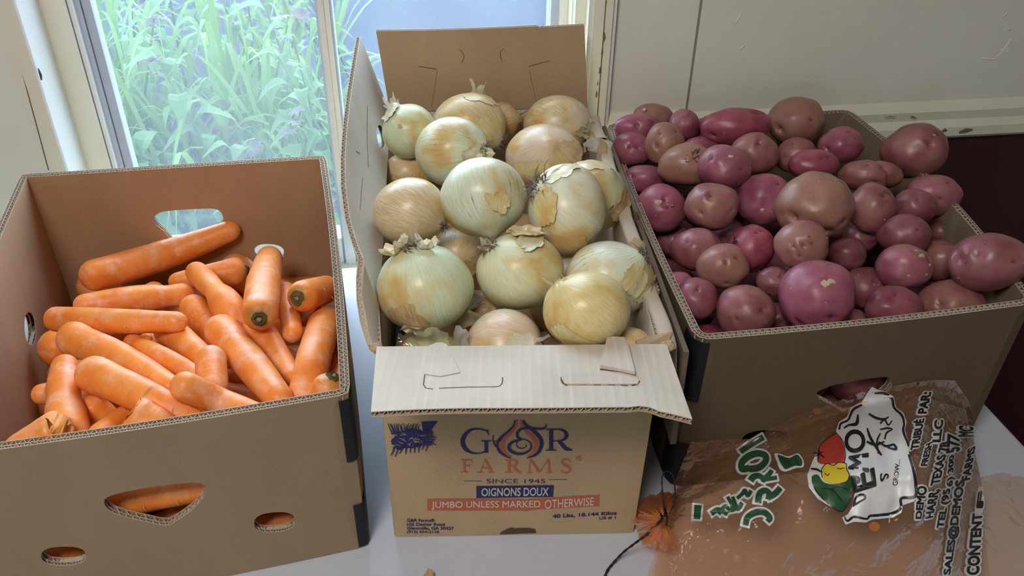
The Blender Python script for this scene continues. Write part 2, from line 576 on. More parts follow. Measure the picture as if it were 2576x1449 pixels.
blade_meshes = []
for k in range(6):
    reach, rise, droop = [(.34, .46, .16), (.22, .56, .05), (.44, .42, .30), (.12, .60, .02), (.50, .36, .34), (.30, .52, .10)][k]
    pts, wd_ = [], []
    for i in range(11):
        t = i / 10
        pts.append((reach * t ** 1.3, .015 * math.sin(3 * t + k), rise * math.sin(min(t * 1.25, 1.0) * math.pi / 2) - droop * max(0, t - .45) ** 1.6 * 2.4))
        wd_.append(.0065 * (1 - t ** 3) * (.7 + .6 * math.sin(math.pi * min(t + .15, 1))) + .0006)
    v, f = ribbon(pts, wd_, (0, 1, 0))
    me = D.meshes.new('daylily_leaf'); me.from_pydata([tuple(q) for q in v], [], f); me.materials.append(M['blade']); me.update()
    me.polygons.foreach_set('use_smooth', [True] * len(me.polygons))
    blade_meshes.append(me)
leaf_meshes = []
for k in range(3):
    L = (.062, .045, .075)[k]
    pts = [(L * t, 0, .018 * math.sin(math.pi * t) - .03 * t * t) for t in [i / 6 for i in range(7)]]
    wd_ = [L * .23 * math.sin(math.pi * min(1, (i / 6) ** .75)) + .0008 for i in range(7)]
    v, f = ribbon(pts, wd_, (0, 1, 0), .3)
    me = D.meshes.new('weed_leaf'); me.from_pydata([tuple(q) for q in v], [], f); me.materials.append(M['leaf']); me.update()
    leaf_meshes.append(me)


def place(me, name, parent, loc, rz, ry, sc, rx=0):
    o = D.objects.new(name, me)
    o.parent = parent
    o.location = loc
    o.rotation_euler = (rx, ry, rz)
    o.scale = (sc, sc, sc)
    COL.objects.link(o)
    return o


rng = random.Random(11)
GZ = -.32
clumps = [(-1.02, 1.80, 1.0), (-.78, 1.84, .92), (-.98, 2.02, 1.1), (-.66, 1.95, 1.05), (-.54, 1.88, .80), (-.58, 2.12, .95), (-1.22, 1.85, 1.0), (-.82, 2.30, 1.1), (-.62, 2.42, 1.0), (-1.15, 2.35, 1.1)]
for k, (x, y, sc) in enumerate(clumps):
    e = tag(empty('daylily_clump', (x, y, GZ)), 'clump of long arching daylily leaves growing outside the window', 'plant', 'daylily clumps outside the window')
    for j in range(24):
        place(blade_meshes[rng.randrange(6)], 'leaf', e, (rng.uniform(-.05, .05), rng.uniform(-.05, .05), 0), rng.uniform(0, 6.28), rng.uniform(-.15, .35), sc * rng.uniform(.62, 1.0))
petal_me = None
s = Shape()
for j in range(9):
    a = j * 6.283 / 9
    v, f = ribbon([(0, 0, 0), (.012, 0, .003), (.02, 0, .001)], [.002, .0045, .0015], (0, 1, 0), .1)
    ca, sa = math.cos(a), math.sin(a)
    s.add([(q[0] * ca - q[1] * sa, q[0] * sa + q[1] * ca, q[2]) for q in v], f)
flower_me = D.meshes.new('flower_head'); flower_me.from_pydata(s.v, [], s.f); flower_me.materials.append(M['petal'])
for k in range(64):
    y = rng.uniform(1.62, 2.75); x = rng.uniform(-1.35, -.06 - .17 * y)
    if k < 16: y = rng.uniform(1.58, 1.9); x = rng.uniform(-.85, -.30)
    h = rng.uniform(.30, .50) * (1.0 + (y - 1.6) * .12) * (.62 if k < 16 else 1)
    flw = k % 5 == 0
    e = tag(empty('leafy_weed', (x, y, GZ)), 'upright weed with pale flower heads growing among the daylilies' if flw else 'upright weed with oval leaves growing among the daylilies', 'plant', 'flowering weeds outside the window' if flw else 'leafy weeds outside the window')
    lean = (rng.uniform(-.12, .12), rng.uniform(-.12, .12))
    pts = [(lean[0] * t * t, lean[1] * t * t, h * t) for t in (0, .3, .6, 1)]
    s = Shape(); s.tube(pts, [.004, .0035, .003, .002], 5); s.obj('stem', M['leaf'], e)
    for j in range(13):
        t = .12 + .85 * j / 12
        place(leaf_meshes[rng.randrange(3)], 'leaf', e, (lean[0] * t * t, lean[1] * t * t, h * t), j * 2.4 + rng.uniform(-.4, .4), rng.uniform(-.5, .3), rng.uniform(.8, 1.35))
    if flw:
        for j in range(4):
            place(flower_me, 'flower_head', e, (lean[0] + rng.uniform(-.03, .03), lean[1] + rng.uniform(-.03, .03), h + rng.uniform(-.04, .04)), 0, rng.uniform(-.6, .6), rng.uniform(.8, 1.3), rng.uniform(-.6, .6))

# ------------------------------------------------------------------ corrugated board
LT = .0009          # liner thickness


def cdt(poly, holes, step=None, eps=1e-6):
    """triangles of a 2D polygon with holes, optionally with a filling grid of points"""
    loops = [poly] + holes
    pts, edges = [], []
    for lp in loops:
        b0 = len(pts)
        pts += [Vector(p) for p in lp]
        edges += [(b0 + i, b0 + (i + 1) % len(lp)) for i in range(len(lp))]
    nb = len(pts)
    arr = np.array(poly, float)

    def inside(P, lp):
        lp = np.asarray(lp, float)
        x, y = P[:, 0], P[:, 1]
        r = np.zeros(len(P), bool)
        x0, y0 = lp[:, 0], lp[:, 1]
        x1, y1 = np.roll(x0, -1), np.roll(y0, -1)
        for a0, b0_, a1, b1 in zip(x0, y0, x1, y1):
            c = ((b0_ > y) != (b1 > y))
            if b1 != b0_:
                r ^= c & (x < (a1 - a0) * (y - b0_) / (b1 - b0_) + a0)
        return r
    if step:
        lo, hi = arr.min(0), arr.max(0)
        nx, ny = max(1, int((hi[0] - lo[0]) / step)), max(1, int((hi[1] - lo[1]) / step))
        gx, gy = np.meshgrid(lo[0] + (np.arange(nx) + .5) * (hi[0] - lo[0]) / nx, lo[1] + (np.arange(ny) + .5) * (hi[1] - lo[1]) / ny)
        G = np.stack([gx.ravel(), gy.ravel()], 1)
        k = inside(G, poly)
        for h in holes: k &= ~inside(G, h)
        # keep clear of the boundary
        B = np.array([p for p in pts])
        G = G[k]
        if len(G):
            segs = [(np.array(pts[a]), np.array(pts[c])) for a, c in edges]
            far = np.ones(len(G), bool)
            for a, c in segs:
                d = c - a
                t = np.clip(((G - a) @ d) / (d @ d + 1e-18), 0, 1)
                far &= np.linalg.norm(G - (a + t[:, None] * d), axis=1) > step * .3
            pts += [Vector(p) for p in G[far]]
    r = geometry.delaunay_2d_cdt(pts, edges, [], 0, eps)
    V = np.array([tuple(v) for v in r[0]])
    T = np.array([f for f in r[2]])
    c = V[T].mean(1)
    k = inside(c, poly)
    for h in holes: k &= ~inside(c, h)
    T = T[k]
    a = V[T]
    ar = (a[:, 1, 0] - a[:, 0, 0]) * (a[:, 2, 1] - a[:, 0, 1]) - (a[:, 2, 0] - a[:, 0, 0]) * (a[:, 1, 1] - a[:, 0, 1])
    T = np.where((ar < 0)[:, None], T[:, ::-1], T)
    return V, T


def resample(loop, step):
    out = []
    for i in range(len(loop)):
        a, c = np.array(loop[i], float), np.array(loop[(i + 1) % len(loop)], float)
        n = max(1, int(np.linalg.norm(c - a) / step))
        out += [tuple(a + (c - a) * k / n) for k in range(n)]
    return out


def board(name, parent, poly, mapf, mat_out, mat_in, holes=(), gaps=(.0042,), flutes=(), step=None, mat_edge=None):
    """corrugated panel. mapf(u, v, w): w = 0 outer face, growing inward. flutes: list of (u-list, edge function v(u), direction)"""
    holes = [list(h) for h in holes]
    if step:
        poly = resample(poly, step)
    V, T = cdt(list(poly), holes, step)
    w = 0
    levels = [w]
    for g in gaps:
        w += LT + g
        levels.append(w)
    vs, fs, fm = [], [], []
    nl = len(levels)
    for k, w0 in enumerate(levels):
        b0 = len(vs)
        n = len(V)
        vs += [mapf(p[0], p[1], w0) for p in V] + [mapf(p[0], p[1], w0 + LT) for p in V]
        fs += [(b0 + t[0], b0 + t[1], b0 + t[2]) for t in T] + [(b0 + n + t[2], b0 + n + t[1], b0 + n + t[0]) for t in T]
        fm += [0 if k == 0 else 1] * len(T) + [1 if k == nl - 1 else 0] * len(T)
        for lp in [list(poly)] + holes:
            b1 = len(vs)
            m_ = len(lp)
            vs += [mapf(p[0], p[1], w0) for p in lp] + [mapf(p[0], p[1], w0 + LT) for p in lp]
            fs += [(b1 + i, b1 + (i + 1) % m_, b1 + m_ + (i + 1) % m_, b1 + m_ + i) for i in range(m_)]
            fm += [2] * m_
    o = mesh_obj(name, vs, fs, None, parent, False, [mat_out, mat_in, mat_edge or M['flute']], fm)
    if flutes:
        s = Shape()
        for (u0, u1, vf, dr) in flutes:
            for k, g in enumerate(gaps):
                mid = levels[k] + LT + g / 2
                amp = g / 2 - .0001
                pitch = .0078 if g > .0032 else .0056
                n = max(6, int((u1 - u0) / pitch * 6))
                us = np.linspace(u0, u1, n + 1)
                ph = 2 * math.pi * us / pitch
                ws = mid + amp * np.clip(1.25 * np.sin(ph), -1, 1)
                th = .00035
                vv = []
                for u, w_ in zip(us, ws):
                    ve = vf(u) + dr * .0004
                    vd = ve + dr * .011
                    vv += [mapf(u - th, ve, w_), mapf(u + th, ve, w_), mapf(u, vd, w_)]
                ff = []
                for i in range(n):
                    a = i * 3
                    ff += [(a, a + 1, a + 4, a + 3), (a, a + 3, a + 5, a + 2), (a + 1, a + 2, a + 5, a + 4)]
                s.add(vv, ff)
                # dark floor of the gap
                lo_, hi_ = mid - g / 2, mid + g / 2
                uu = np.linspace(u0, u1, max(2, n // 12))
                vv = []
                for u in uu:
                    vd = vf(u) + dr * .009
                    vv += [mapf(u, vd, lo_), mapf(u, vd, hi_)]
                s.add(vv, [(2 * i, 2 * i + 1, 2 * i + 3, 2 * i + 2) for i in range(len(uu) - 1)])
        s.obj('fluting', M['flute'], o)
    return o


def rounded_walls(corners, rc, bulge):
    """footprint (FL, FR, BR, BL) -> four polylines, each from mid-corner to mid-corner"""
    C = [np.array(c, float) for c in corners]
    sides = []
    arcs = []
    for i in range(4):
        p, c, q = C[i - 1], C[i], C[(i + 1) % 4]
        a = (p - c) / np.linalg.norm(p - c)
        d = (q - c) / np.linalg.norm(q - c)
        P0, P1 = c + a * rc, c + d * rc
        arcs.append([P0 * (1 - t) ** 2 + c * 2 * t * (1 - t) + P1 * t * t for t in [k / 8 for k in range(9)]])
    for i in range(4):
        A, B_ = arcs[i][4:], arcs[(i + 1) % 4][:5]
        st, en = A[-1], B_[0]
        d = en - st
        nrm = np.array([d[1], -d[0]]) / np.linalg.norm(d)
        mid = [st + d * t + nrm * bulge[i] * math.sin(math.pi * t) for t in [k / 10 for k in range(1, 10)]]
        sides.append(np.array(A + mid + B_))
    return sides


class WallPath:
    def __init__(self, pts):
        self.p = pts
        d = np.diff(pts, axis=0)
        self.l = np.concatenate([[0], np.cumsum(np.linalg.norm(d, axis=1))])
        t = d / np.linalg.norm(d, axis=1)[:, None]
        tt = np.vstack([t[:1], (t[:-1] + t[1:]) / 2, t[-1:]])
        tt /= np.linalg.norm(tt, axis=1)[:, None]
        self.n = np.stack([-tt[:, 1], tt[:, 0]], 1)      # inward for a counter-clockwise footprint
        self.L = self.l[-1]

    def __call__(self, u, v, w):
        u = min(max(u, 0), self.L)
        x = np.interp(u, self.l, self.p[:, 0]); y = np.interp(u, self.l, self.p[:, 1])
        nx = np.interp(u, self.l, self.n[:, 0]); ny = np.interp(u, self.l, self.n[:, 1])
        return (x + nx * w, y + ny * w, v)

    def uv(self, px, py, w=0):
        """where the line of sight through a pixel of the photograph meets the (straight) wall"""
        k = len(self.p) // 2
        a, c = self.p[4], self.p[-5]
        t = (c - a) / np.linalg.norm(c - a)
        n = np.array([-t[1], t[0], 0])
        P = on_plane(px, py, np.array([*(a + n[:2] * w), 0]), n)
        return float((P[:2] - a) @ t + self.l[4]), float(P[2])


def ell(cx, cy, rx, ry, n=20, rot=0, pw=1.0):
    out = []
    for k in range(n):
        a = 2 * math.pi * k / n
        x, y = math.copysign(abs(math.cos(a)) ** pw, math.cos(a)) * rx, math.copysign(abs(math.sin(a)) ** pw, math.sin(a)) * ry
        out.append((cx + x * math.cos(rot) - y * math.sin(rot), cy + x * math.sin(rot) + y * math.cos(rot)))
    return out


def smooth_loop(pts, n=4):
    P = np.array(pts, float)
    out = []
    m_ = len(P)
    for i in range(m_):
        p0, p1, p2, p3 = P[i - 1], P[i], P[(i + 1) % m_], P[(i + 2) % m_]
        for k in range(n):
            t = k / n
            out.append(tuple(.5 * (2 * p1 + (p2 - p0) * t + (2 * p0 - 5 * p1 + 4 * p2 - p3) * t * t + (3 * p1 - p0 - 3 * p2 + p3) * t ** 3)))
    return out


def hole_floor(h):
    """lower edge of a hole as v(u), with its span"""
    us = np.array([p[0] for p in h]); vv = np.array([p[1] for p in h])
    u0, u1 = us.min(), us.max()
    m_ = (u1 - u0) * .04

    def vf(u):
        best = None
        k = len(h)
        for i in range(k):
            (a, b_), (c, d) = h[i], h[(i + 1) % k]
            if (a - u) * (c - u) <= 0 and a != c:
                y = b_ + (d - b_) * (u - a) / (c - a)
                best = y if best is None else min(best, y)
        return best if best is not None else float(vv.min())
    return (u0 + m_, u1 - m_, vf, -1)


def carton(name, corners, h, rc, bulge, gaps, mo, mi, holes, label, cat, group):
    root = empty(name, (*(np.mean(np.array(corners), 0)), 0))
    paths = [WallPath(p) for p in rounded_walls(corners, rc, bulge)]
    names = ['front_panel', 'side_panel', 'back_panel', 'side_panel']
    objs = []
    for i, P in enumerate(paths):
        hs = [[P.uv(x, y, w) for x, y in hh] for hh, w in holes.get(i, [])]
        us = [P.L * k / 40 for k in range(41)]
        poly = [(u, .0012) for u in us] + [(u, h) for u in reversed(us)]
        fl = [(0, P.L, (lambda u, h=h: h), -1)] + [hole_floor(hh) for hh in hs]
        objs.append(board(names[i], root, poly, P, mo, mi, hs, gaps, fl, .035))
    q = [np.array(c) for c in corners]
    cen = sum(q) / 4
    s = Shape()
    qq = [c + (cen - c) * .035 for c in q]
    s.hexa([(*c, .001) for c in qq] + [(*c, .006) for c in qq])
    s.obj('bottom_panel', mi, root)
    tag(root, label, cat, group)
    return root, paths, objs


A_C = [(-.546, .521), (-.159, .623), (-.279, 1.128), (-.693, 1.050)]
B_C = [(-.133, .637), (.153, .651), (.1095, 1.2229), (-.19, 1.19)]
C_C = [(.2022, .7204), (.6197, .8042), (.5595, 1.3356), (.1427, 1.2576)]
DW = (.0030, .0044)
# --- carton of carrots
fh = smooth_loop([(263, 1258), (285, 1238), (395, 1215), (480, 1207), (512, 1212), (519, 1232), (490, 1270), (440, 1306), (418, 1314), (380, 1308), (290, 1285)], 3)
A, AP, AO = carton('carrot_carton', A_C, .2445, .010, (.004, .004, 0, .004), DW, M['kraft_out'], M['kraft_in'], {
    0: [(fh, 0), (ell(691, 1309, 52, 25, 20, -.06, .8), 0), (ell(161, 1394, 57, 24, 20, -.03, .8), 0)],
    2: [(smooth_loop([(388, 557), (396, 537), (430, 529), (520, 524), (550, 528), (561, 545), (556, 563), (500, 590), (447, 612), (412, 580)], 3), .009), (ell(677, 634, 38, 21, 18, .05, .8), .009)],
    3: [(ell(81, 826, 14, 42, 16, -.08, .9), .009)]},
    'open brown double-wall carton full of carrots, beneath the window', 'carton', 'open produce cartons on the table')
# --- carton of potatoes
C, CP, CO = carton('potato_carton', C_C, .243, .022, (.004, .022, 0, .006), DW, M['kraft_shaded'], M['kraft_shaded_in'], {
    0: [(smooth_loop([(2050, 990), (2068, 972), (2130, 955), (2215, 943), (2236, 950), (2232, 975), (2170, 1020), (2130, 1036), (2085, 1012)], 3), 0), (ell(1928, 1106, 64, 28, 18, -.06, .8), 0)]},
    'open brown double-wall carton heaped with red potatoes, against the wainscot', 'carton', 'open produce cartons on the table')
# --- carton of onions
B, BP, BO = carton('onion_carton', B_C, .288, .004, (0, .004, 0, .013), (.0042,), M['kraft_onion'], M['kraft_flap'], {},
    'printed onion carton with its top flaps folded open, between the other two cartons', 'carton', 'open produce cartons on the table')


def decal(name, panel, P, mat, u0, u1, v0, v1, w=-.0005, skew=0):
    n = 8
    vs = []
    for k in range(n + 1):
        u = u0 + (u1 - u0) * k / n
        vs += [P(u, v0 - skew * k / n, w), P(u, v1 + skew * k / n, w)]
    return mesh_obj(name, vs, [(2 * i, 2 * i + 2, 2 * i + 3, 2 * i + 1) for i in range(n)], mat, panel)


for (P, O_, right) in ((AP, AO, True), (CP, CO, False)):
    for v0, v1 in ((.004, .078), (.148, .238)):
        if right:
            decal('printed_bar', O_[1], P[1], M['ink_black'], .0, .045, v0, v1)
            decal('printed_bar', O_[0], P[0], M['ink_black'], P[0].L - .011, P[0].L, v0, v1)
        else:
            decal('printed_bar', O_[3], P[3], M['ink_black'], P[3].L - .030, P[3].L, v0, v1)
            decal('printed_bar', O_[0], P[0], M['ink_black'], 0, .013, v0, v1)

# ---- flaps of the onion carton
V3 = lambda *a: np.array(a, float)


def smooth_polyline(pts, n=5):
    P = np.array(pts, float)
    E = np.vstack([2 * P[0] - P[1], P, 2 * P[-1] - P[-2]])
    out = []
    for i in range(len(P) - 1):
        p0, p1, p2_, p3 = E[i:i + 4]
        for k in range(n):
            t = k / n
            out.append(.5 * (2 * p1 + (p2_ - p0) * t + (2 * p0 - 5 * p1 + 4 * p2_ - p3) * t * t + (3 * p1 - p0 - 3 * p2_ + p3) * t ** 3))
    return out + [P[-1]]




def flap_frame(h0, h1, e0, e1):
    """bilinear panel: hinge h0-h1 (v = 0), free edge e0-e1 (v = 1); thickness grows along its normal"""
    h0, h1, e0, e1 = map(np.asarray, (h0, h1, e0, e1))
    n = np.cross(h1 - h0, (e0 + e1 - h0 - h1) / 2)
    n = n / np.linalg.norm(n)

    def f(u, v, w):
        return tuple((h0 * (1 - u) + h1 * u) * (1 - v) + (e0 * (1 - u) + e1 * u) * v + n * w)
    return f, n


def uv_on(f, n, px, py):
    o = V3(*f(0, 0, 0)); a = V3(*f(1, 0, 0)) - o; c = (V3(*f(0, 1, 0)) + V3(*f(1, 1, 0)) - V3(*f(0, 0, 0)) - V3(*f(1, 0, 0))) / 2
    P = on_plane(px, py, o, n) - o
    # bilinear inverse by a few Newton steps
    u, v = .5, .5
    for _ in range(12):
        q = V3(*f(u, v, 0)) - o
        du = V3(*f(u + 1e-4, v, 0)) - o - q; dv_ = V3(*f(u, v + 1e-4, 0)) - o - q
        J = np.stack([du, dv_], 1) / 1e-4
        st = np.linalg.lstsq(J, P - q, rcond=None)[0]
        u += st[0]; v += st[1]
    return u, v


# front flap, jutting out level
ff, fn = flap_frame((-.131, .636, .290), (.1545, .650, .290), aty(934, 1050, .527), aty(1742, 1043, .541))
edge = [(u, 1 + (-.01 * math.sin(9 * u) + (.04 * max(0, (u - .86) / .14) * (1 if u < .93 else .7)) + (-.045 if .80 < u < .9 else 0) * (1 - abs(u - .85) / .05))) for u in [1 - k / 30 for k in range(31)]]
poly = [(0, 0), (1, 0)] + edge


def ff2(u, v, w):
    p = V3(*ff(u, v, w))
    p[2] += .004 * math.sin(3.1 * u) * v - .010 * max(0, (u - .80) / .2) ** 1.3 * v + .0
    return tuple(p)


ev = {round(u, 4): v for u, v in edge}
us_, vs_ = np.array([e[0] for e in edge])[::-1], np.array([e[1] for e in edge])[::-1]
# in this frame u runs over 1 and v over 1, so flutes are built at the true size below
front_flap = board('front_flap', B, poly, lambda u, v, w: ff2(u, v, w - .0060), M['kraft_lined'], M['kraft_onion'], (), (.0042,), (), .06)
s = Shape()
LW = .32
nn = 246
vv = []
for i in range(nn + 1):
    u = i / nn
    ve = float(np.interp(u, us_, vs_)) - .004
    w_ = -.0060 + LT + .0021 + .0020 * max(-1, min(1, 1.25 * math.sin(2 * math.pi * u * LW / .0085)))
    vv += [ff2(u - .0011, ve, w_), ff2(u + .0011, ve, w_), ff2(u, ve - .10, w_)]
s.add(vv, [q for i in range(nn) for q in ((i * 3, i * 3 + 1, i * 3 + 4, i * 3 + 3), (i * 3, i * 3 + 3, i * 3 + 5, i * 3 + 2), (i * 3 + 1, i * 3 + 2, i * 3 + 5, i * 3 + 4))])
vv = []
for i in range(31):
    u = i / 30; ve = float(np.interp(u, us_, vs_)) - .07
    vv += [ff2(u, ve, -.0058), ff2(u, ve, -.0002)]
s.add(vv, [(2 * i, 2 * i + 1, 2 * i + 3, 2 * i + 2) for i in range(30)])
s.obj('fluting', M['flute'], front_flap)


def on_flap(px, py, h=.0):
    u, v = uv_on(ff, fn, px, py)
    return ff2(u, v, -.0060 - h)


def flap_patch(name, pxs, mat, w0, w1, parent):
    """a cut tab lying on the front flap"""
    top_ = [on_flap(x, y, w1) for x, y in pxs]; bot = [on_flap(x, y, w0) for x, y in pxs]
    n = len(pxs)
    return mesh_obj(name, bot + top_, [tuple(range(n, 2 * n)), tuple(range(n - 1, -1, -1))] + [(i, (i + 1) % n, n + (i + 1) % n, n + i) for i in range(n)], mat, parent)


flap_patch('tab', [(1068, 958), (1072, 905), (1080, 884), (1098, 877), (1112, 876), (1124, 880), (1158, 955), (1108, 965)], M['kraft_lined'], .0002, .0009, front_flap)
flap_patch('tab', [(1508, 946), (1516, 912), (1525, 874), (1540, 871), (1568, 873), (1580, 898), (1595, 960)], M['kraft_lined'], .0004, .0055, front_flap)
flap_patch('tab', [(1411, 972), (1422, 961), (1508, 950), (1560, 955), (1600, 962), (1607, 972), (1602, 982), (1560, 985), (1420, 987)], M['kraft_lined'], .0002, .0014, front_flap)


def slit_and_shadow(pxs, w, parent, name='slit_and_shadow', wz=.0):
    s = Shape()
    P = [V3(*on_flap(x, y, wz)) for x, y in pxs]
    s.tube(P, [w] * len(P), 5)
    s.obj(name, M['slit_and_shadow'], parent)


slit_and_shadow([(1069, 960), (1066, 985), (1072, 994), (1090, 997)], .0005, front_flap)
slit_and_shadow([(1105, 995), (1180, 993), (1245, 993), (1256, 991), (1262, 986), (1264, 978), (1264, 968)], .0005, front_flap)
slit_and_shadow([(1508, 947), (1555, 953), (1598, 960)], .0018, front_flap, wz=.0)  # dark strip drawn as the shadow under the raised tab's lower edge
slit_and_shadow([(1411, 968), (1412, 977), (1416, 984), (1425, 989)], .0009, front_flap)
for x in (1455, 1492, 1528, 1560): slit_and_shadow([(x, 986), (x + 18, 986)], .0004, front_flap)
slit_and_shadow([(1588, 985), (1600, 981), (1607, 972), (1602, 963)], .0008, front_flap)
slit_and_shadow([(1124, 881), (1158, 954)], .0004, front_flap)

# back flap, standing up
bf, bn = flap_frame((-.190, 1.190, .288), (.1095, 1.2225, .288), aty(946, 76, 1.195), aty(1470, 63, 1.226))
poly = [(0, 0), (1, 0), (1, 1), (.78, .985), (.77, 1.0), (0, 1)]
back_flap = board('back_flap', B, poly, lambda u, v, w: bf(u, v, w - .003 + .004 * math.sin(u * 5) * v), M['kraft_onion'], M['kraft_back'], (), (.0042,), (), .08)
s = Shape(); vv = []
for i in range(241):
    u = i / 240
    w_ = -.003 + LT + .0021 + .0020 * math.sin(2 * math.pi * u * .30 / .0078) + .004 * math.sin(u * 5)
    ve = .992
    vv += [bf(u - .001, ve, w_), bf(u + .001, ve, w_), bf(u, ve - .08, w_)]
s.add(vv, [q for i in range(240) for q in ((i * 3, i * 3 + 1, i * 3 + 4, i * 3 + 3), (i * 3, i * 3 + 3, i * 3 + 5, i * 3 + 2), (i * 3 + 1, i * 3 + 2, i * 3 + 5, i * 3 + 4))])
s.obj('fluting', M['flute'], back_flap)


def back_slit(pxs, w=.0006):
    w *= .6
    if len(pxs) > 3: pxs = [tuple(p[:2]) for p in smooth_polyline(pxs)]
    s = Shape()
    P = []
    for x, y in pxs:
        u, v = uv_on(bf, bn, x, y)
        P.append(V3(*bf(u, v, .0031 + .004 * math.sin(u * 5) * v)))
    s.tube(P, [w] * len(P), 5); s.obj('slit_and_shadow', M['slit_and_shadow'], back_flap)


back_slit([(1155, 122), (1164, 130), (1167, 142), (1160, 156)], .0007)
back_slit([(1267, 120), (1258, 130), (1259, 143), (1264, 152)], .0007)
back_slit([(1053, 164), (1098, 171)], .0008)
back_slit([(1100, 172), (1094, 215), (1085, 268)], .0004)
back_slit([(1328, 166), (1382, 152)], .0007)
back_slit([(1331, 175), (1350, 262)], .0004)

# left flap: stands up, bowed, broken near the front corner
fe = [(905, 92, 1.172), (893, 165, 1.085), (880, 250, 1.0), (871, 330, .93), (867, 400, .875), (868, 470, .825), (878, 545, .782), (893, 605, .75), (914, 652, .715), (905, 720, .69), (914, 800, .665), (936, 868, .645)]
EP = [aty(*q) for q in fe]
hp = [V3(-.133 - .057 * t, .640 + (1.188 - .640) * t, .286) for t in [(q[2] - .645) / (1.172 - .645) for q in fe]]
lens = np.concatenate([[0], np.cumsum([np.linalg.norm(EP[i + 1] - EP[i]) for i in range(len(EP) - 1)])]); lens /= lens[-1]
EPa, HPa = np.array(EP), np.array(hp)


def lf(u, v, w):
    e = V3(*[np.interp(u, lens, EPa[:, k]) for k in range(3)])
    h_ = V3(*[np.interp(u, lens, HPa[:, k]) for k in range(3)])
    p = h_ * (1 - v) + e * v
    bow = .012 * math.sin(math.pi * v) * math.sin(math.pi * min(1, u * 1.2))
    return (p[0] - bow * .6 - w, p[1], p[2])


poly = [(0, 0)] + [(k / 24, 0) for k in range(1, 25)] + [(1 - k / 24, 1) for k in range(0, 25)]
hh = ell(.20, .17, .05, .10, 14)
left_flap = board('side_flap', B, poly, lambda u, v, w: lf(u, v, w - .001), M['kraft_flap'], M['kraft_onion'], (hh,), (.0042,), (), .06)
s = Shape(); vv = []
nn = 420
for i in range(nn + 1):
    u = i / nn
    w_ = -.001 + LT + .0021 + .0020 * max(-1, min(1, 1.25 * math.sin(2 * math.pi * u * .58 / .0078)))
    vv += [lf(u - .0007, .995, w_), lf(u + .0007, .995, w_), lf(u, .92, w_)]
s.add(vv, [q for i in range(nn) for q in ((i * 3, i * 3 + 1, i * 3 + 4, i * 3 + 3), (i * 3, i * 3 + 3, i * 3 + 5, i * 3 + 2), (i * 3 + 1, i * 3 + 2, i * 3 + 5, i * 3 + 4))])
vv = []
for i in range(61):
    vv += [lf(i / 60, .95, -.0005), lf(i / 60, .95, .0048)]
s.add(vv, [(2 * i, 2 * i + 1, 2 * i + 3, 2 * i + 2) for i in range(60)])
s.obj('fluting', M['flute'], left_flap)
for q in ([(.40, .55), (.42, .95 * .7)], [(.47, .45), (.60, .50)], [(.18, .55), (.40, .35)]):
    s = Shape(); P = [V3(*lf(u, v, -.0012)) for u, v in [(q[0][0] * (1 - t) + q[1][0] * t, q[0][1] * (1 - t) + q[1][1] * t) for t in (0, .5, 1)]]
    s.tube(P, [.0003] * 3, 5); s.obj('slit_and_shadow', M['slit_and_shadow'], left_flap)

# right flap: folded right over and hanging down outside, its crease rounded
x0, x1 = V3(.155, .653), V3(.1105, 1.222)
dr_ = (x1 - x0) / np.linalg.norm(x1 - x0); nr_ = V3(dr_[1], -dr_[0])
LR = float(np.linalg.norm(x1 - x0))
segs = [(0, .118), (.165, .43), (.455, .53)]


def crease(t0, t1):
    vs, fs = [], []
    n = 10
    for t in np.linspace(t0, t1, 8):
        base = x0 + dr_ * t * LR / LR
        wob = .0015 * math.sin(9 * t / .57 * 3)
        for k in range(n + 1):
            a = math.pi * k / n
            r = .0085
            c_ = base + nr_ * (.003 + wob)
            p = c_ - nr_ * r * math.cos(a)
            z = .288 + .0055 * math.sin(a) ** .6
            vs.append((p[0], p[1], z))
        base2 = base + nr_ * (.0115 + wob)
        vs.append((base2[0] + nr_[0] * .012, base2[1] + nr_[1] * .012, .19))
    m_ = n + 2
    for i in range(7):
        for k in range(m_ - 1):
            fs.append((i * m_ + k, i * m_ + k + 1, (i + 1) * m_ + k + 1, (i + 1) * m_ + k))
    return vs, fs


s = Shape()
for t0, t1 in segs:
    s.add(*crease(t0, t1))
folded = s.obj('folded_flap', M['kraft_rim'], B, True)
# lower rim between the creases: doubled board with its fluting in sight
s = Shape()
for t0, t1 in ((.118, .165), (.43, .455)):
    for off in (.006, .0125):
        vv = []
        n = 80
        for i in range(n + 1):
            t = t0 - .02 + (t1 - t0 + .04) * i / n
            w_ = off + .0021 * math.sin(2 * math.pi * (t1 - t0 + .04) * i / n / .0065)
            p = x0 + dr_ * t + nr_ * w_
            for du, z in ((-.0004, .2875), (.0004, .2875), (0, .27)):
                vv.append((p[0] + dr_[0] * du, p[1] + dr_[1] * du, z))
        s.add(vv, [q for i in range(n) for q in ((i * 3, i * 3 + 1, i * 3 + 4, i * 3 + 3), (i * 3, i * 3 + 3, i * 3 + 5, i * 3 + 2), (i * 3 + 1, i * 3 + 2, i * 3 + 5, i * 3 + 4))])
s.obj('fluting', M['flute'], folded)
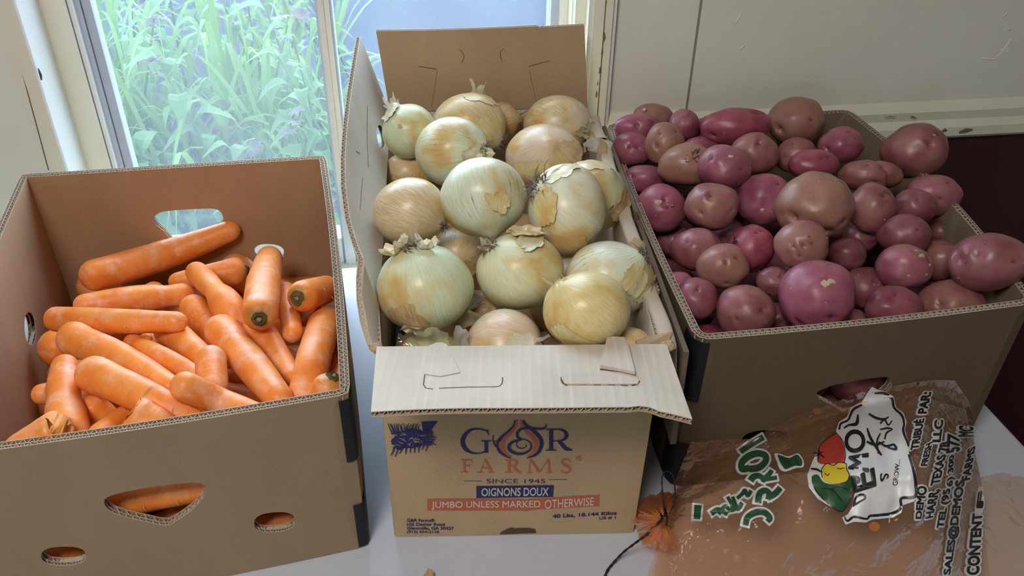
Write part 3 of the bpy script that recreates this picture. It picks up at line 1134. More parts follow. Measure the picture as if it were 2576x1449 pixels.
# outer layer of the folded flap showing its edge toward the potatoes
s = Shape()
for (t0, t1, z0, z1, o0) in ((.0, .40, .283, .272, .019), (.26, .52, .289, .280, .015)):
    vs = []
    for i in range(13):
        t = t0 + (t1 - t0) * i / 12
        p = x0 + dr_ * t + nr_ * o0
        z = z0 + (z1 - z0) * i / 12
        vs += [(p[0], p[1], z), (p[0] + nr_[0] * .0055, p[1] + nr_[1] * .0055, z), (p[0] + nr_[0] * .010, p[1] + nr_[1] * .010, .15), (p[0] + nr_[0] * .0035, p[1] + nr_[1] * .0035, .15)]
    fs = []
    for i in range(12):
        a = i * 4
        fs += [(a, a + 1, a + 5, a + 4), (a + 1, a + 2, a + 6, a + 5), (a + 3, a, a + 4, a + 7)]
    fs += [(0, 3, 2, 1), (48, 49, 50, 51)]
    s.add(vs, fs)
s.obj('outer_layer', M['flute_dark'], folded)
# crumpled corner ears at the front of the onion carton
for (cx, cy, cz, sgn) in ((-.132, .641, .291, -1), (.157, .652, .293, 1)):
    bm = bmesh.new(); bmesh.ops.create_icosphere(bm, subdivisions=3, radius=.0065)
    for v in bm.verts:
        n_ = noise.noise(v.co * 260 + Vector((cx * 50, 0, 0)))
        v.co *= 1 + .45 * n_
        v.co.z *= .7
    me = D.meshes.new('torn_corner'); bm.to_mesh(me); bm.free(); me.materials.append(M['kraft_back'])
    o = D.objects.new('torn_corner', me); o.location = (cx, cy, cz); COL.objects.link(o); o.parent = B
# torn tongue inside the front right corner
P = [aty(x, y, yy) for x, y, yy in ((1600, 858, .668), (1603, 880, .655), (1676, 882, .653), (1692, 832, .665), (1670, 838, .672), (1630, 848, .672))]
mesh_obj('torn_tongue', P + [p + V3(0, .004, -.003) for p in P], [(0, 1, 2, 3, 4, 5), (11, 10, 9, 8, 7, 6)] + [(i, (i + 1) % 6, 6 + (i + 1) % 6, 6 + i) for i in range(6)], M['kraft_back'], B)
rebase(A); rebase(B); rebase(C)

# ------------------------------------------------------------------ where every vegetable lies (x, y, z, radius), metres
CARROTS = {
    'c24': [(-0.3695,0.6024,0.2269,0.0198),(-0.3496,0.5978,0.2116,0.0207)], 'c23': [(-0.4348,0.5731,0.2359,0.0183),(-0.4685,0.5651,0.2142,0.0192)],
    'c6': [(-0.3303,0.6354,0.2381,0.0154),(-0.2983,0.6408,0.2116,0.0141),(-0.2509,0.619,0.2158,0.0105)],
    'c5': [(-0.4367,0.663,0.226,0.0196),(-0.3725,0.635,0.2217,0.0172),(-0.3244,0.6245,0.2005,0.0123)],
    'c21': [(-0.4848,0.6912,0.2106,0.0138),(-0.4654,0.6436,0.2104,0.0183),(-0.4412,0.5978,0.2085,0.0207)],
    'c18': [(-0.1915,0.6641,0.214,0.0177),(-0.2060,0.6520,0.1800,0.0170)], 'c8': [(-0.3334,0.7129,0.2049,0.0177),(-0.3191,0.671,0.2036,0.0158)],
    'c4': [(-0.5159,0.7703,0.1831,0.0202),(-0.439,0.7256,0.1917,0.0171),(-0.3669,0.6725,0.2023,0.0137)],
    'c14': [(-0.2972,0.7911,0.2114,0.0211),(-0.3192,0.8846,0.1882,0.0215),(-0.3526,1.018,0.1329,0.0184)],
    'c16': [(-0.2651,0.8647,0.1823,0.0207),(-0.2496,0.9184,0.1537,0.0187)],
    'c9': [(-0.3521,0.8006,0.1753,0.0208),(-0.2949,0.7257,0.19,0.0194),(-0.2454,0.6576,0.204,0.0152)],
    'c3': [(-0.5617,0.8209,0.1709,0.0162),(-0.4695,0.7937,0.1922,0.0152),(-0.4018,0.7922,0.1943,0.0128)],
    'c17': [(-0.243,0.8687,0.1376,0.0213),(-0.2224,0.729,0.1983,0.0194),(-0.2232,0.6749,0.1912,0.0181)],
    'c7': [(-0.4532,0.7804,0.1704,0.0115),(-0.3926,0.7323,0.1872,0.0123),(-0.3563,0.7138,0.1807,0.0117)],
    'c10': [(-0.4253,0.8183,0.1599,0.0188),(-0.3505,0.74,0.1817,0.0129)], 'c22': [(-0.5044,0.6672,0.1913,0.0112),(-0.4962,0.6807,0.1829,0.0122)],
    'c15': [(-0.3057,0.924,0.1432,0.014),(-0.2692,0.8111,0.1654,0.0127)], 'c13': [(-0.3131,0.8172,0.1642,0.0197),(-0.2489,0.7219,0.1737,0.0127)],
    'c12': [(-0.4337,0.952,0.1527,0.0148),(-0.3851,0.8885,0.1674,0.0187),(-0.3548,0.8507,0.1618,0.0212),(-0.3392,0.8426,0.1361,0.0214)],
    'c11': [(-0.4196,0.8873,0.141,0.0189),(-0.3785,0.8389,0.1247,0.0174)],
    'c2': [(-0.5511,0.8686,0.1562,0.0154),(-0.5006,0.8893,0.1523,0.0173),(-0.4454,0.9172,0.1395,0.0161)],
    'c25': [(-0.399,0.642,0.191,0.0126),(-0.408,0.5966,0.2069,0.0127)],
    'c1': [(-0.5816,0.9622,0.1365,0.0222),(-0.5112,1.0392,0.1211,0.0217),(-0.4288,1.0806,0.1372,0.0156)],
    'c20': [(-0.395,0.9893,0.1287,0.0204),(-0.4661,0.9616,0.1306,0.0122)], 'c26': [(-0.439,0.644,0.1936,0.016),(-0.4219,0.643,0.1685,0.0145)],
    'c19': [(-0.2098,0.7995,0.1405,0.0138),(-0.1983,0.7298,0.1617,0.0138)], 'c27': [(-0.4429,0.7928,0.1659,0.0068),(-0.4534,0.7912,0.1563,0.0078)],
    'h1': [(-0.4177,0.5879,0.11,0.0152),(-0.3218,0.6132,0.1103,0.0142)], 'h2': [(-0.4156,0.6071,0.0337,0.0153),(-0.34,0.627,0.0603,0.0135)],
    'h3': [(-0.2889,0.6219,0.0335,0.0146),(-0.2494,0.6323,0.0395,0.0128)], 'h4': [(-0.4984,0.5666,0.0563,0.0146),(-0.4657,0.5752,0.0247,0.0132)],
    'f0': [(-0.5492,0.6442,0.0674,0.0287),(-0.4861,0.6848,0.0674,0.0239),(-0.4231,0.7254,0.0674,0.0191)],
    'f1': [(-0.4406,0.6805,0.0293,0.028),(-0.3663,0.67,0.0293,0.0233),(-0.2921,0.6595,0.0293,0.0187)],
    'f2': [(-0.514,0.6306,0.1079,0.0274),(-0.4391,0.6349,0.1079,0.0228),(-0.3642,0.6392,0.1079,0.0182)],
    'f3': [(-0.596,0.8133,0.0307,0.0278),(-0.5341,0.771,0.0307,0.0232),(-0.4722,0.7287,0.0307,0.0185)],
    'f4': [(-0.5553,0.8179,0.0722,0.0279),(-0.4825,0.836,0.0722,0.0232),(-0.4097,0.8542,0.0722,0.0186)],
    'f5': [(-0.3966,0.8088,0.0586,0.0241),(-0.3231,0.7942,0.0586,0.0201),(-0.2495,0.7796,0.0586,0.0161)],
    'f6': [(-0.3926,0.7241,0.0274,0.0256),(-0.3191,0.709,0.0274,0.0214),(-0.2456,0.694,0.0274,0.0171)],
    'f7': [(-0.2327,0.818,0.0266,0.0247),(-0.2153,0.7451,0.0266,0.0206),(-0.198,0.6721,0.0266,0.0165)],
    'f8': [(-0.4081,0.8297,0.0261,0.0242),(-0.3341,0.842,0.0261,0.0201),(-0.2601,0.8543,0.0261,0.0161)],
    'f9': [(-0.379,0.6773,0.0749,0.0262),(-0.3076,0.6544,0.0749,0.0218),(-0.2362,0.6315,0.0749,0.0175)],
    'f10': [(-0.5372,0.5881,0.0654,0.0245),(-0.4668,0.6141,0.0654,0.0204),(-0.3965,0.64,0.0654,0.0164)],
    'f11': [(-0.3853,0.7591,0.0576,0.0265),(-0.312,0.7432,0.0576,0.0221),(-0.2387,0.7274,0.0576,0.0177)],
    'f12': [(-0.6135,0.8684,0.0287,0.0263),(-0.5404,0.8852,0.0287,0.0219),(-0.4673,0.902,0.0287,0.0175)],
    'f13': [(-0.6356,1.0345,0.0632,0.0231),(-0.5715,0.9954,0.0632,0.0193),(-0.5075,0.9564,0.0632,0.0154)],
    'f14': [(-0.426,1.0717,0.0738,0.0254),(-0.3716,1.02,0.0738,0.0211),(-0.3173,0.9683,0.0738,0.0169)],
    'f15': [(-0.4519,1.0681,0.0268,0.025),(-0.3781,1.0815,0.0268,0.0208),(-0.3043,1.095,0.0268,0.0167)],
    'f16': [(-0.3638,0.8946,0.0697,0.0271),(-0.2993,0.8564,0.0697,0.0226),(-0.2347,0.8181,0.0697,0.0181)],
    'f17': [(-0.6271,0.907,0.0252,0.023),(-0.554,0.9238,0.0252,0.0192),(-0.4809,0.9406,0.0252,0.0153)],
    'f18': [(-0.4141,0.7904,0.0256,0.0236),(-0.3405,0.7759,0.0256,0.0196),(-0.2669,0.7615,0.0256,0.0157)],
    'f19': [(-0.5498,0.8357,0.0275,0.0258),(-0.4878,0.7933,0.0275,0.0215),(-0.4259,0.751,0.0275,0.0172)],
    'f20': [(-0.5952,0.8483,0.0995,0.0251),(-0.5535,0.9107,0.0995,0.0209),(-0.5119,0.9731,0.0995,0.0167)],
    'f21': [(-0.5306,1.0119,0.0297,0.0268),(-0.4568,1.0253,0.0297,0.0224),(-0.383,1.0387,0.0297,0.0179)],
    'f22': [(-0.3549,0.7115,0.0677,0.0246),(-0.2832,0.6893,0.0677,0.0205),(-0.2116,0.6672,0.0677,0.0164)],
    'f23': [(-0.4223,0.9044,0.0258,0.0237),(-0.3484,0.9175,0.0258,0.0198),(-0.2746,0.9306,0.0258,0.0158)],
    'f24': [(-0.4366,0.9838,0.0302,0.0286),(-0.3628,0.9972,0.0302,0.0238),(-0.289,1.0105,0.0302,0.0191)],
    'f25': [(-0.5156,0.7064,0.026,0.024),(-0.475,0.6433,0.026,0.02),(-0.4344,0.5803,0.026,0.016)],
    'f26': [(-0.6351,0.945,0.0255,0.0234),(-0.562,0.9617,0.0255,0.0195),(-0.4889,0.9784,0.0255,0.0156)],
    'f27': [(-0.5265,0.7272,0.1138,0.0243),(-0.4928,0.7942,0.1138,0.0202),(-0.4591,0.8612,0.1138,0.0162)],
    'f28': [(-0.4167,0.9443,0.0266,0.0247),(-0.3429,0.9575,0.0266,0.0206),(-0.2691,0.9707,0.0266,0.0165)],
    'f29': [(-0.5009,0.8519,0.0259,0.0239),(-0.427,0.8649,0.0259,0.0199),(-0.3532,0.878,0.0259,0.016)],
}
ONIONS = {
    'o1': [(0.0765,0.6904,0.3056,0.0428)], 'o4': [(-0.0061,0.6899,0.2546,0.041)], 'o2': [(-0.0939,0.7403,0.2920,0.0504)],
    'o3': [(0.0084,0.7775,0.2908,0.0466)], 'o5': [(0.1074,0.7709,0.2875,0.0462)], 'o19': [(0.1257,0.686,0.2564,0.0255)],
    'o6': [(-0.0355,0.8575,0.3372,0.0487)], 'o7': [(0.0609,0.85,0.3283,0.0497)], 'o8': [(0.0958,0.9332,0.2964,0.045)],
    'o9': [(-0.1208,0.8562,0.3162,0.0423)], 'o10': [(-0.0815,0.996,0.3226,0.0472)], 'o14': [(0.0396,1.0542,0.2882,0.0488)],
    'o13': [(0.0616,1.1541,0.2885,0.0469)], 'o11': [(-0.0665,1.1152,0.3022,0.0506)], 'o12': [(-0.1438,1.0515,0.3237,0.0370)],
    'o15': [(-0.1469,1.0506,0.2605,0.0324)], 'o16': [(-0.0212,1.1764,0.2823,0.0285)], 'o17': [(-0.0694,0.882,0.2401,0.0337)],
    'o18': [(-0.0882,0.7201,0.2102,0.0342)], 'o20': [(-0.0403,0.7879,0.2204,0.0302)], 'f0': [(-0.0518,1.1484,0.0567,0.0505)],
    'f1': [(-0.0551,0.9447,0.1475,0.0509)], 'f2': [(0.0882,0.805,0.1148,0.0469)], 'f3': [(0.0721,0.7038,0.143,0.0507)],
    'f4': [(-0.1169,1.0239,0.1427,0.0497)], 'f5': [(0.0074,0.7012,0.0644,0.0512)], 'f6': [(-0.1223,1.0684,0.0549,0.0489)],
    'f7': [(-0.0696,0.887,0.0527,0.0467)], 'f8': [(0.0124,0.7998,0.0539,0.0479)], 'f9': [(0.0743,0.8884,0.1699,0.054)],
    'f10': [(-0.0784,0.7797,0.0508,0.0448)], 'f11': [(0.0782,0.9707,0.1131,0.0444)], 'f12': [(-0.1043,0.8332,0.1151,0.0427)],
    'f13': [(-0.0025,0.9606,0.0592,0.0532)], 'f14': [(0.0538,1.1528,0.0609,0.0549)], 'f15': [(-0.0289,1.0553,0.0515,0.0455)],
    'f16': [(0.0146,1.0863,0.1256,0.0458)], 'f17': [(-0.0872,0.6903,0.051,0.045)], 'f18': [(0.0668,1.0457,0.056,0.05)],
    'f19': [(-0.0151,0.8559,0.1275,0.0486)], 'f20': [(-0.1255,1.138,0.129,0.0528)], 'f21': [(0.095,0.7389,0.0511,0.0451)],
    'f22': [(0.0753,0.8878,0.0595,0.0535)], 'f23': [(-0.1129,0.9717,0.0543,0.0483)],
}
POTATOES = {
    'p1': [(0.3634,0.8178,0.2346,0.0443)], 'p2': [(0.2781,0.8044,0.2192,0.0338)], 'p3': [(0.2228,0.8257,0.2228,0.0259)],
    'p13': [(0.5801,0.8662,0.2586,0.0411)], 'p11': [(0.4591,0.8225,0.2201,0.029)], 'p10': [(0.4902,0.8827,0.2362,0.0317)],
    'p12': [(0.5529,0.8582,0.1966,0.0367)], 'p4': [(0.2085,0.8642,0.2133,0.0188)], 'p5': [(0.2604,0.8689,0.2411,0.0294)],
    'p7': [(0.306,0.9174,0.2359,0.0299)], 'p8': [(0.355,0.884,0.2643,0.0315)], 'p41': [(0.3257,0.865,0.2221,0.0205)],
    'p6': [(0.2358,0.9161,0.233,0.03)], 'p14': [(0.51,0.9447,0.2439,0.0301)], 'p9': [(0.3914,0.9619,0.2725,0.047)],
    'p37': [(0.2581,0.9653,0.2687,0.0332)], 'p36': [(0.2042,1.0256,0.2279,0.0348)], 'p15': [(0.4789,0.9885,0.2582,0.0324)],
    'p38': [(0.3377,1.0047,0.2578,0.0354)], 'p27': [(0.2827,1.0287,0.2917,0.0337)], 'p28': [(0.2456,1.0713,0.2702,0.0355)],
    'p16': [(0.5057,1.079,0.2576,0.0323)], 'p17': [(0.541,1.002,0.2536,0.0263)], 'p18': [(0.5901,1.0566,0.2404,0.0343)],
    'p35': [(0.1886,1.0987,0.2325,0.0255)], 'p21': [(0.4274,1.0927,0.2654,0.0287)], 'p24': [(0.3445,1.1092,0.2723,0.0325)],
    'p29': [(0.2163,1.1266,0.2761,0.03)], 'p30': [(0.1722,1.1456,0.2569,0.0277)], 'p25': [(0.3278,1.1778,0.2807,0.0387)],
    'p22': [(0.4174,1.1435,0.2531,0.0286)], 'p20': [(0.4852,1.1585,0.2642,0.0298)], 'p19': [(0.5948,1.1531,0.2619,0.0436)],
    'p34': [(0.279,1.1655,0.2514,0.0227)], 'p31': [(0.1853,1.1993,0.2634,0.0276)], 'p33': [(0.2576,1.2014,0.2715,0.0237)],
    'p23': [(0.4328,1.2203,0.2722,0.0403)], 'p26': [(0.3005,1.2163,0.258,0.0209)], 'p32': [(0.2144,1.2461,0.2599,0.0266)],
    'p40': [(0.23,1.0289,0.1742,0.0256)], 'p42': [(0.4543,0.8933,0.1964,0.0261)], 'p43': [(0.4447,0.9487,0.2093,0.0238)],
    'p44': [(0.5693,0.9458,0.2052,0.0275)], 'p45': [(0.4245,0.8382,0.1807,0.0197)], 'p46': [(0.2407,0.8135,0.1743,0.0171)],
    'p47': [(0.4765,0.9908,0.2092,0.0218)], 'p48': [(0.6114,1.0397,0.1933,0.0199)], 'p49': [(0.3344,0.8475,0.1782,0.021)],
    'p50': [(0.2949,0.9904,0.2084,0.0229)], 'f0': [(0.5005,1.2354,0.0995,0.0431)], 'f1': [(0.4003,1.1384,0.0446,0.0387)],
    'f2': [(0.2203,0.9978,0.1144,0.0425)], 'f3': [(0.502,0.8261,0.1459,0.037)], 'f4': [(0.3109,0.8281,0.0469,0.0409)],
    'f5': [(0.4496,1.2698,0.0445,0.0385)], 'f6': [(0.4174,1.0409,0.1147,0.0449)], 'f7': [(0.4753,0.8422,0.0526,0.0448)],
    'f8': [(0.5377,1.0864,0.0497,0.0437)], 'f9': [(0.536,1.1375,0.1157,0.0396)], 'f10': [(0.4314,0.9193,0.0501,0.0441)],
    'f11': [(0.5544,0.9185,0.1386,0.046)], 'f12': [(0.5512,1.0043,0.0457,0.0396)], 'f13': [(0.3231,0.9853,0.0474,0.0412)],
    'f14': [(0.2785,1.2389,0.0434,0.0374)], 'f15': [(0.5728,0.8383,0.129,0.0368)], 'f16': [(0.2816,1.1585,0.0493,0.0433)],
    'f17': [(0.3433,1.1339,0.0931,0.0363)], 'f18': [(0.4704,0.8969,0.1237,0.042)], 'f19': [(0.4352,0.8109,0.1184,0.0369)],
    'f20': [(0.3453,0.9044,0.0488,0.0427)], 'f21': [(0.3933,0.8094,0.0496,0.0436)], 'f22': [(0.3035,0.8716,0.1213,0.0456)],
    'f23': [(0.4004,1.2592,0.1044,0.0398)], 'f24': [(0.245,0.8746,0.0458,0.0398)], 'f25': [(0.2437,1.119,0.1132,0.0399)],
    'f26': [(0.2966,0.96,0.1234,0.0431)], 'f27': [(0.5639,0.8454,0.0497,0.044)], 'f28': [(0.451,1.0614,0.0429,0.0369)],
    'f29': [(0.4561,1.1925,0.0451,0.0391)], 'f30': [(0.5226,1.2857,0.0423,0.0363)], 'f31': [(0.4017,0.9958,0.0442,0.0382)],
    'f32': [(0.28,1.0506,0.0825,0.0434)], 'f33': [(0.3557,1.2094,0.0515,0.0455)], 'f34': [(0.5212,0.9245,0.053,0.046)],
    'f35': [(0.4761,0.9926,0.0424,0.0364)], 'f36': [(0.2028,1.132,0.0459,0.0399)], 'f37': [(0.1998,1.2165,0.0514,0.0449)],
    'f38': [(0.358,0.8043,0.1263,0.041)], 'f39': [(0.5322,1.1733,0.0454,0.0394)], 'f40': [(0.307,1.2376,0.1211,0.0439)],
    'f41': [(0.2741,0.7866,0.1297,0.0448)], 'f42': [(0.4714,1.1245,0.0761,0.0372)], 'f43': [(0.2463,0.9555,0.0471,0.0411)],
    'f44': [(0.3936,0.8714,0.1038,0.0372)], 'f45': [(0.2247,0.913,0.1098,0.0376)], 'f46': [(0.3793,0.9541,0.1081,0.0413)],
    'f47': [(0.5527,1.0019,0.1238,0.0384)], 'f48': [(0.3598,1.0664,0.0502,0.0442)], 'f49': [(0.412,1.1801,0.1097,0.0395)],
    'f50': [(0.209,1.0547,0.0436,0.0376)], 'f51': [(0.2444,0.7781,0.0483,0.0423)],
}
ASPECT = {'o1': 1.064, 'o4': 1.026, 'o2': 1.043, 'o3': 1.064, 'o5': 1.069, 'o19': 1.017, 'o6': 1.029, 'o7': 0.925, 'o8': 0.978, 'o9': 1.045, 'o10': 1.039, 'o14': 1.088, 'o13': 1.084, 'o11': 1.063, 'o12': 0.986, 'o15': 1.127, 'o18': 1.102, 'o20': 1.080, 'p1': 1.016, 'p2': 1.036, 'p3': 1.019, 'p13': 1.145, 'p11': 1.141, 'p10': 1.099, 'p12': 1.115, 'p4': 1.111, 'p5': 1.069, 'p7': 0.975, 'p8': 1.089, 'p41': 1.088, 'p6': 1.089, 'p14': 1.118, 'p9': 1.011, 'p37': 1.065, 'p36': 1.049, 'p15': 0.984, 'p27': 1.083, 'p28': 1.179, 'p16': 1.363, 'p17': 1.063, 'p18': 1.177, 'p35': 1.225, 'p21': 1.265, 'p24': 1.092, 'p29': 0.962, 'p30': 1.066, 'p25': 1.354, 'p22': 1.075, 'p20': 1.116, 'p19': 1.085, 'p34': 1.265, 'p31': 1.258, 'p33': 0.975, 'p23': 1.095, 'p26': 0.943, 'p32': 1.179, 'p40': 1.069, 'p42': 0.981, 'p43': 1.022, 'p45': 1.106, 'p46': 1.254, 'p47': 1.051, 'p48': 1.029, 'p49': 1.049, 'p50': 1.049}

# ------------------------------------------------------------------ produce materials
def carrot_mat():
    m = N('carrot_skin')
    co = m.coord()
    at = m.n('ShaderNodeAttribute'); at.attribute_name = 'along'
    oi = m.n('ShaderNodeObjectInfo')
    off = m.n('ShaderNodeVectorMath', operation='ADD')
    m.link(co, off.inputs[0])
    cmb = m.n('ShaderNodeCombineXYZ')
    for i in range(3): m.link(m.math('MULTIPLY', oi.outputs['Random'], 3 + i), cmb.inputs[i])
    m.link(cmb.outputs[0], off.inputs[1])
    v = off.outputs[0]
    col = m.mix(m.ramp(m.noise(v, 24, 4), .32, .68), (.80, .205, .028), (.92, .33, .066))
    col = m.mix(m.ramp(m.noise(v, 38, 5, .62), .49, .68), col, (.88, .42, .24))
    col = m.mix(m.math('MULTIPLY', m.ramp(m.noise(v, 16, 3), .58, .75), .6), col, (.78, .33, .06))
    # fine rings round the root
    w = m.n('ShaderNodeTexNoise'); w.noise_dimensions = '3D'
    cv = m.n('ShaderNodeCombineXYZ'); m.link(m.math('MULTIPLY', at.outputs['Fac'], 230.0), cv.inputs[0])
    mp = m.n('ShaderNodeVectorMath', operation='ADD'); sc = m.n('ShaderNodeVectorMath', operation='SCALE'); sc.inputs['Scale'].default_value = 18
    m.link(v, sc.inputs[0]); m.link(sc.outputs[0], mp.inputs[0]); m.link(cv.outputs[0], mp.inputs[1])
    m.link(mp.outputs[0], w.inputs[0]); w.inputs['Scale'].default_value = 1.0; w.inputs['Detail'].default_value = 2
    ring = m.ramp(w.outputs[0], .66, .76)
    patch = m.ramp(m.noise(v, 30, 3), .50, .62)
    col = m.mix(m.math('MULTIPLY', m.math('MULTIPLY', ring, patch), .55), col, (.34, .10, .03))
    sp = m.ramp(m.noise(v, 240, 2), .74, .80)
    col = m.mix(m.math('MULTIPLY', sp, .6), col, (.20, .10, .04))
    sh = m.n('ShaderNodeAttribute'); sh.attribute_name = 'shoulder'
    col = m.mix(m.ramp(m.math('ADD', sh.outputs['Fac'], m.math('MULTIPLY', m.math('SUBTRACT', m.noise(v, 70, 3), .5), .8)), .45, 1.0), col, (.21, .17, .035))
    m.bump(m.math('ADD', w.outputs[0], m.noise(v, 120, 4)), .35, .0012)
    return m.base(col, m.math('MULTIPLY_ADD', m.noise(v, 60, 2), .30, .30), .42)


def onion_mat():
    m = N('onion_skin')
    co = m.coord()
    oi = m.n('ShaderNodeObjectInfo')
    nz = m.n('ShaderNodeVectorMath', operation='NORMALIZE'); m.link(co, nz.inputs[0])
    sp = m.n('ShaderNodeSeparateXYZ'); m.link(nz.outputs[0], sp.inputs[0])
    ang = m.math('ARCTAN2', sp.outputs[1], sp.outputs[0])
    rnd = oi.outputs['Random']
    # position on the skin stretched along the meridians
    cs, sn = m.math('COSINE', ang), m.math('SINE', ang)
    cv = m.n('ShaderNodeCombineXYZ')
    m.link(m.math('MULTIPLY_ADD', rnd, 7.0, cs), cv.inputs[0]); m.link(sn, cv.inputs[1]); m.link(m.math('MULTIPLY', sp.outputs[2], .16), cv.inputs[2])
    fine = m.noise(cv.outputs[0], 22, 3)
    cv2 = m.n('ShaderNodeCombineXYZ')
    m.link(m.math('MULTIPLY_ADD', rnd, 5.0, sp.outputs[0]), cv2.inputs[0]); m.link(sp.outputs[1], cv2.inputs[1]); m.link(m.math('MULTIPLY_ADD', sp.outputs[2], .7, rnd), cv2.inputs[2])
    big = m.noise(cv2.outputs[0], 1.25, 4, .55)
    base = oi.outputs['Color']
    col = m.mix(m.ramp(fine, .35, .7), base, m.mix(.5, base, (.80, .82, .70)))
    col = m.mix(m.math('MULTIPLY', m.ramp(big, .46, .66), .80), col, (.60, .42, .12))
    col = m.mix(m.math('MULTIPLY', m.ramp(big, .58, .76), .65), col, (.55, .28, .105))
    # dark green-brown veins, in patches
    vn = m.math('SINE', m.math('MULTIPLY_ADD', fine, 5.0, m.math('MULTIPLY', ang, 44.0)))
    vp = m.ramp(m.noise(cv2.outputs[0], 2.1, 2), .47, .62)
    veins = m.math('MULTIPLY', m.math('MULTIPLY', m.ramp(vn, .86, 1.0), vp), oi.outputs['Alpha'])
    col = m.mix(m.math('MULTIPLY', veins, .75), col, (.17, .15, .065))
    fleck = m.ramp(m.noise(nz.outputs[0], 26, 2), .76, .80)
    col = m.mix(m.math('MULTIPLY', fleck, .6), col, (.18, .10, .04))
    m.bump(fine, .22, .001)
    m.b.inputs['Subsurface Weight'].default_value = .12
    m.b.inputs['Subsurface Radius'].default_value = (.012, .009, .004)
    m.b.inputs['Subsurface Scale'].default_value = .6
    m.b.inputs['Coat Weight'].default_value = .18
    m.b.inputs['Coat Roughness'].default_value = .22
    return m.base(col, .38, .45)


def paper_mat(name, c):
    m = N(name)
    co = m.coord()
    f = m.noise(co, 45, 4)
    col = m.mix(f, tuple(x * .8 for x in c), tuple(min(1, x * 1.2) for x in c))
    vein = m.ramp(m.noise(m.scaled(co, (1, 1, .12)), 260, 2), .58, .72)
    col = m.mix(m.math('MULTIPLY', vein, .45), col, tuple(x * .55 for x in c))
    m.bump(f, .3, .001)
    m.base(col, .4, .45)
    t = m.n('ShaderNodeBsdfTranslucent'); m.link(col, t.inputs[0])
    mx = m.n('ShaderNodeMixShader'); mx.inputs[0].default_value = .30
    m.link(m.b.outputs[0], mx.inputs[1]); m.link(t.outputs[0], mx.inputs[2])
    # thin skin: what lies beneath shows through, unevenly
    tp = m.n('ShaderNodeBsdfTransparent'); tp.inputs[0].default_value = (.97, .90, .74, 1)
    my = m.n('ShaderNodeMixShader'); m.link(m.math('MULTIPLY_ADD', m.ramp(m.noise(co, 20, 3), .3, .7), .45, .18), my.inputs[0])
    m.link(mx.outputs[0], my.inputs[1]); m.link(tp.outputs[0], my.inputs[2]); m.link(my.outputs[0], m.out.inputs[0])
    return m.m


def potato_mat():
    m = N('potato_skin')
    co = m.coord()
    oi = m.n('ShaderNodeObjectInfo')
    off = m.n('ShaderNodeVectorMath', operation='ADD'); m.link(co, off.inputs[0])
    cmb = m.n('ShaderNodeCombineXYZ')
    for i in range(3): m.link(m.math('MULTIPLY', oi.outputs['Random'], 2.0 + i), cmb.inputs[i])
    m.link(cmb.outputs[0], off.inputs[1]); v = off.outputs[0]
    base = oi.outputs['Color']
    hi = m.mix(.38, base, (.56, .26, .29)); lo = m.mix(.55, base, (.085, .015, .025))
    col = m.mix(m.ramp(m.noise(v, 22, 4, .6), .3, .72), lo, hi)
    rus = m.math('SUBTRACT', m.math('ADD', m.noise(v, 30, 5, .65), m.math('MULTIPLY', oi.outputs['Alpha'], .42)), .13)
    col = m.mix(m.math('MULTIPLY', m.ramp(rus, .47, .66), .70), col, (.33, .175, .105))
    vo = m.n('ShaderNodeTexVoronoi'); vo.inputs['Scale'].default_value = 120; m.link(v, vo.inputs['Vector'])
    dots = m.math('MULTIPLY', m.ramp(vo.outputs['Distance'], .16, .08), m.ramp(m.noise(v, 90, 1), .56, .62))
    col = m.mix(m.math('MULTIPLY', dots, .8), col, (.50, .34, .24))
    vo2 = m.n('ShaderNodeTexVoronoi'); vo2.inputs['Scale'].default_value = 85; m.link(v, vo2.inputs['Vector'])
    pits = m.math('MULTIPLY', m.ramp(vo2.outputs['Distance'], .14, .07), m.ramp(m.noise(v, 70, 1), .54, .60))
    col = m.mix(m.math('MULTIPLY', pits, .75), col, (.07, .015, .025))
    ey = m.n('ShaderNodeAttribute'); ey.attribute_name = 'eye'
    col = m.mix(m.math('MULTIPLY', m.ramp(ey.outputs['Fac'], .35, 1.0), .7), col, (.10, .02, .035))
    m.bump(m.noise(v, 160, 4), .22, .0008)
    return m.base(col, m.math('MULTIPLY_ADD', m.noise(v, 45, 2), .3, .24), .5)


M['carrot'] = carrot_mat()
M['onion'] = onion_mat()
M['potato'] = potato_mat()
PAPER = {'tan': paper_mat('tan_onion_paper', (.60, .41, .21)), 'gold': paper_mat('golden_onion_paper', (.62, .50, .24)), 'pale': paper_mat('pale_onion_paper', (.68, .62, .45)),
         'green': paper_mat('greenish_onion_paper', (.56, .57, .36)), 'white': paper_mat('white_onion_paper', (.76, .74, .66)), 'rust': paper_mat('rusty_onion_paper', (.48, .25, .11))}
M['root'] = plain('dry_roots', (.20, .165, .125), .8, .2, .5, 200)
M['neck'] = paper_mat('dry_neck', (.50, .41, .28))
M['crown'] = plain('carrot_crown', (.115, .098, .036), .8, .2, .7, 420)
M['crown_core'] = plain('carrot_crown_core', (.42, .27, .13), .7, .3, .4, 300)
M['hair'] = plain('carrot_hair', (.76, .45, .24), .6, .3)
M['broken'] = plain('broken_carrot_flesh', (.80, .29, .05), .55, .4, .2, 120)
M['scab'] = plain('potato_scab', (.52, .42, .28), .7, .3, .3, 300)
M['sprout'] = plain('potato_sprout', (.47, .36, .30), .55, .4, .3, 300)
M['dark_sprout'] = plain('dark_potato_sprout', (.07, .05, .055), .6, .4, .5, 300)


